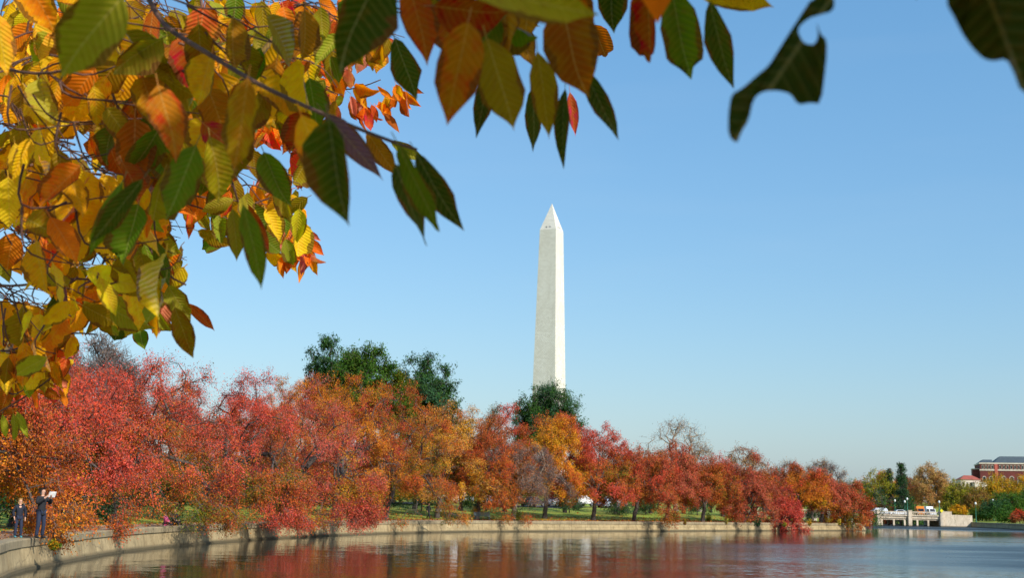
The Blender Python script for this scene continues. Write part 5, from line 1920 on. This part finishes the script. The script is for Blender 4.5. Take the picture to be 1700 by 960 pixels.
def zone_colour(x, y, layer):
    r_ = rl_.random()
    if layer == 'far':
        if x > 430:
            return rl_.choice(['orange', 'gold', 'redo', 'pink', 'lime', 'orange'])
        if y > 480 and x < 130:
            return rl_.choice(['redo', 'orange', 'gold', 'olive', 'rust', 'yellow'])
        return rl_.choice(['gold', 'yellow', 'orange', 'gold', 'lime', 'olive', 'rust'])
    if x < 170:
        return rl_.choice(['gold', 'yellow', 'gold', 'orange', 'lime', 'olive', 'yellow', 'gold'])
    if y > 330:
        return rl_.choice(['gold', 'yellow', 'lime', 'olive', 'green', 'orange'])
    return rl_.choice(['olive', 'brown', 'gold', 'olive', 'green', 'rust', 'lime'])


TV = []


def fill(poly, n_twig, D0, D1, layer, slope, step):
    made = 0
    tries = 0
    xs, ys = [p[0] for p in poly], [p[1] for p in poly]
    while made < n_twig and tries < n_twig * 40:
        tries += 1
        x, y = rl_.uniform(min(xs), max(xs)), rl_.uniform(min(ys), max(ys))
        if not in_poly(x, y, poly):
            continue
        made += 1
        D = rl_.uniform(D0, D1)
        sc_ = F / D
        ang = rl_.normal(slope, 0.35)
        ln = rl_.uniform(0.12, 0.3) * sc_
        pts = [(x + math.cos(ang) * ln * t, y + math.sin(ang) * ln * t + 0.12 * ln * t * t) for t in np.linspace(0, 1, 5)]
        P = [at_d(*p, D + 0.03 * i) for i, p in enumerate(pts)]
        # run back towards a branch: to the closest one if it is near, else up into the crown
        cand = tw_pts[3] if layer == 'near' else allC
        dist = np.linalg.norm(cand - P[0], axis=1)
        j = int(np.argmin(dist))
        if dist[j] < 0.11 or layer == 'near':
            root_ = [cand[j], (cand[j] + P[0]) / 2 + np.array([0, 0, 0.03])]
        else:
            e_ = unit(cand[j] - P[0])
            root_ = [P[0] + e_ * 0.08 + np.array([0, 0, 0.02]), P[0] + e_ * 0.04 + np.array([0, 0, 0.008])]
        got = 0.0
        nl = max(2, int(ln / (step * sc_)))
        for i in range(nl + 1):
            t = (i + rl_.uniform(0.1, 0.6)) / (nl + 0.6)
            k = min(3, int(t * 4))
            f = t * 4 - k
            bx = pts[k][0] * (1 - f) + pts[k + 1][0] * f
            by = pts[k][1] * (1 - f) + pts[k + 1][1] * f
            L = rl_.uniform(0.085, 0.125)
            lp = L * sc_ * rl_.uniform(0.8, 1.0)
            a = rl_.normal(1.57, 0.5) + (0.25 if i % 2 else -0.25)
            st_ = 0.2 * lp
            bx, by = bx + math.cos(a) * st_, by + math.sin(a) * st_
            tx, ty = bx + math.cos(a) * lp, by + math.sin(a) * lp
            mx, my = (bx + tx) / 2, (by + ty) / 2
            if not in_poly(mx, my, poly) or not in_poly(tx, ty - 0.15 * lp, poly):
                continue
            if any(math.hypot(mx - gx_, my - gy_) < gr + 0.3 * lp or math.hypot(tx - gx_, ty - gy_) < gr for gx_, gy_, gr in GAPS):
                continue
            add_leaf(bx, by, tx, ty, lp * rl_.uniform(0.4, 0.58), zone_colour(mx, my, layer), None, rl_.normal(0, 0.7), D=D + rl_.normal(0, 0.04))
            got = max(got, t)
        if got > 0:
            TV.append(smooth_path(root_ + P[:max(2, int(round(got * 4)) + 1)], 0.03, 3, 0.002))


fill(P_FAR, 250, 3.9, 5.4, 'far', 0.35, 0.04)
fill(P_FAR, 100, 3.1, 3.9, 'mid', 0.35, 0.05)
fill(P_MID, 95, 2.2, 3.0, 'mid', 0.3, 0.055)
fill([(-20, 60), (60, 60), (140, 140), (150, 330), (130, 480), (90, 560), (60, 640), (-20, 660)], 125, 2.7, 4.2, 'mid', 0.4, 0.045)
fill(P_TOP, 20, 1.5, 2.4, 'near', 0.1, 0.06)
# small sprays against the sky at the ends of the far twigs
for cx, cy, n, sx, sy in [(492, 400, 26, 24, 34), (612, 165, 24, 34, 30), (660, 150, 8, 16, 14), (60, 600, 60, 50, 55), (30, 540, 30, 30, 40)]:
    for _ in range(n):
        bx, by = cx + rl_.uniform(-sx, sx), cy + rl_.uniform(-sy, sy) * 0.8
        a = rl_.normal(1.3, 0.45)
        lp = rl_.uniform(28, 46)
        add_leaf(bx, by, bx + math.cos(a) * lp, by + math.sin(a) * lp, lp * rl_.uniform(0.25, 0.5), rl_.choice(['orange', 'pink', 'redo', 'gold', 'rust', 'orange']), None, rl_.normal(0, 0.6), D=5.0 + rl_.normal(0, 0.1))
mbt = MB()
for c in TV:
    mbt.tube(c - FG0, np.linspace(0.0026, 0.001, len(c)), 4, False)
mbt.build('twigs', M['near_twig'], FG, True, kind='stuff')


# two leaves with their own outline: the torn one against the sky and the one in the top right corner
def outline_leaf(poly, D, colour, uvmap, bend):
    import bmesh
    bm = bmesh.new()
    q = []
    for i in range(len(poly)):                       # round the corners once
        a, b = np.array(poly[i], float), np.array(poly[(i + 1) % len(poly)], float)
        q += [tuple(a * 0.78 + b * 0.22), tuple(a * 0.22 + b * 0.78)]
    poly = q
    c0 = at_d(*poly[0], D)
    vs = [bm.verts.new(at_d(p[0], p[1], D) - c0) for p in poly]       # flat first, so that the notches stay open
    bm.faces.new(vs).normal_update()
    bmesh.ops.triangulate(bm, faces=bm.faces[:], ngon_method='EAR_CLIP')
    for v, p in zip(vs, poly):
        v.co = at_d(p[0], p[1], D + bend * math.sin(0.012 * (p[0] + p[1]))) - c0
    bm.verts.index_update()
    ul = bm.loops.layers.uv.new('UVMap')
    for fc in bm.faces:
        for lp in fc.loops:
            lp[ul].uv = uvmap(*poly[lp.vert.index])
    me = bpy.data.meshes.new('leaf')
    bm.to_mesh(me)
    bm.free()
    me.materials.append(M['leaf_obj'])
    o = link('leaf', me, FG)
    o.location = c0 - FG0
    o.color = (*LC[colour], 1)
    md = o.modifiers.new('thick', 'SOLIDIFY')
    md.thickness = 0.0006
    return o


def rot_uv(x0, y0, x1, y1, w_):
    L = math.hypot(x1 - x0, y1 - y0)
    ex, ey = (x1 - x0) / L, (y1 - y0) / L
    return lambda x, y: (0.5 + ((x - x0) * -ey + (y - y0) * ex) / w_, ((x - x0) * ex + (y - y0) * ey) / L)


torn = [(1350, -6), (1386, -6), (1384, 18), (1357, 25), (1342, 30), (1323, 47), (1333, 71), (1351, 75), (1359, 60), (1355, 35), (1362, 56), (1373, 66), (1372, 103), (1362, 172), (1345, 170), (1325, 174), (1312, 155), (1292, 150),
        (1267, 151), (1251, 163), (1243, 200), (1231, 218), (1223, 239), (1209, 225), (1209, 188), (1214, 157), (1232, 147), (1257, 125), (1276, 109), (1295, 78), (1323, 34)]
outline_leaf(torn, 0.92, 'dgreen', rot_uv(1385, -10, 1215, 240, 230), 0.02)
corner = [(1574, -12), (1573, 8), (1584, 28), (1597, 55), (1613, 78), (1632, 97), (1648, 101), (1671, 97), (1683, 120), (1692, 146), (1697, 149), (1722, 170), (1760, 150), (1790, 90), (1795, 20), (1770, -60), (1700, -130), (1640, -110), (1596, -60)]
outline_leaf(corner, 0.8, 'dgreen', rot_uv(1600, -120, 1705, 160, 260), 0.03)

# the rest of the crown over and behind the camera, which shades the near leaves
near = [(m[:3, 3] + m[:3, 1] * 0.5) for v_, m, c_, s_ in LEAVES]
near = [p for p in near if (p - CAM) @ _f < 2.4 and (project(p)[0] > 520 or (project(p)[0] > 280 and project(p)[1] < 260 and rl_.random() < 0.2))]
near += [at_d(x, y, 0.9) for x, y in ((1300, 80), (1650, 30), (1340, 140), (1230, 200), (1690, 100), (1600, 20))] * 5
CAN = []
SH = np.array(SUN)
for _ in range(3000):
    p = near[int(rl_.integers(0, len(near)))]
    q = p + SH * rl_.uniform(0.45, 3.4) + rl_.normal(0, 0.16, 3)
    x, y, z = project(q)
    if z > 0.05 and -260 < x < 1960 and -150 < y < 1200:
        continue
    if np.linalg.norm(q - CAM) < 0.55 or q[2] < CAM[2] + 0.2:
        continue
    CAN.append(q)
# wider crown
for _ in range(1500):
    q = np.array([rl_.normal(-4.6, 1.2), rl_.normal(-0.2, 1.2), rl_.uniform(3.4, 5.4)])
    x, y, z = project(q)
    if z > 0.02 and -300 < x < 2000 and -170 < y < 1200:
        continue
    CAN.append(q)
CAN = np.array(CAN)
nc = len(CAN)
V, Fq = leaf_quads(CAN - FG0, rl_.normal(0, 0.6, (nc, 3)) + np.array([0, 0, -0.7]), rl_.normal(0, 1, (nc, 3)) + SUN * 0.6, rl_.uniform(0.09, 0.125, nc), 0.6)
cs = np.array([LC[k] for k in ('gold', 'olive', 'green', 'brown', 'orange')])
link('upper_crown', new_mesh('upper_crown', V, Fq, M['cherry_leaf'], False, np.repeat(cs[rl_.integers(0, 5, nc)], 4, 0)), FG, kind='stuff')

LEAVES.sort(key=lambda t: -t[0])
for v_, m, c_, s_ in LEAVES[:298]:
    o = link('leaf', SHAPES[s_][5], FG)
    m2 = m.copy()
    m2[:3, 3] -= FG0
    o.matrix_local = Matrix(m2.tolist())
    o.color = (*c_, 1)
VV, TT, QQ, UU, CC, RR, n0 = [], [], [], [], [], [], 0
for i, (v_, m, c_, s_) in enumerate(LEAVES[298:]):
    kd, V, T, Q, UV, me = SHAPES[s_]
    VV.append(V @ m[:3, :3].T + m[:3, 3] - FG0)
    TT.append(T + n0)
    QQ.append(Q + n0)
    UU.append(UV)
    CC.append(np.repeat(c_[None], len(V), 0))
    RR.append(np.full(len(V), rl_.random()))
    n0 += len(V)
link('leaves', new_mesh('leaves', np.concatenate(VV), [np.concatenate(TT), np.concatenate(QQ)], M['leaf_att'], True, np.concatenate(CC), np.concatenate(UU), np.concatenate(RR)), FG, kind='stuff')
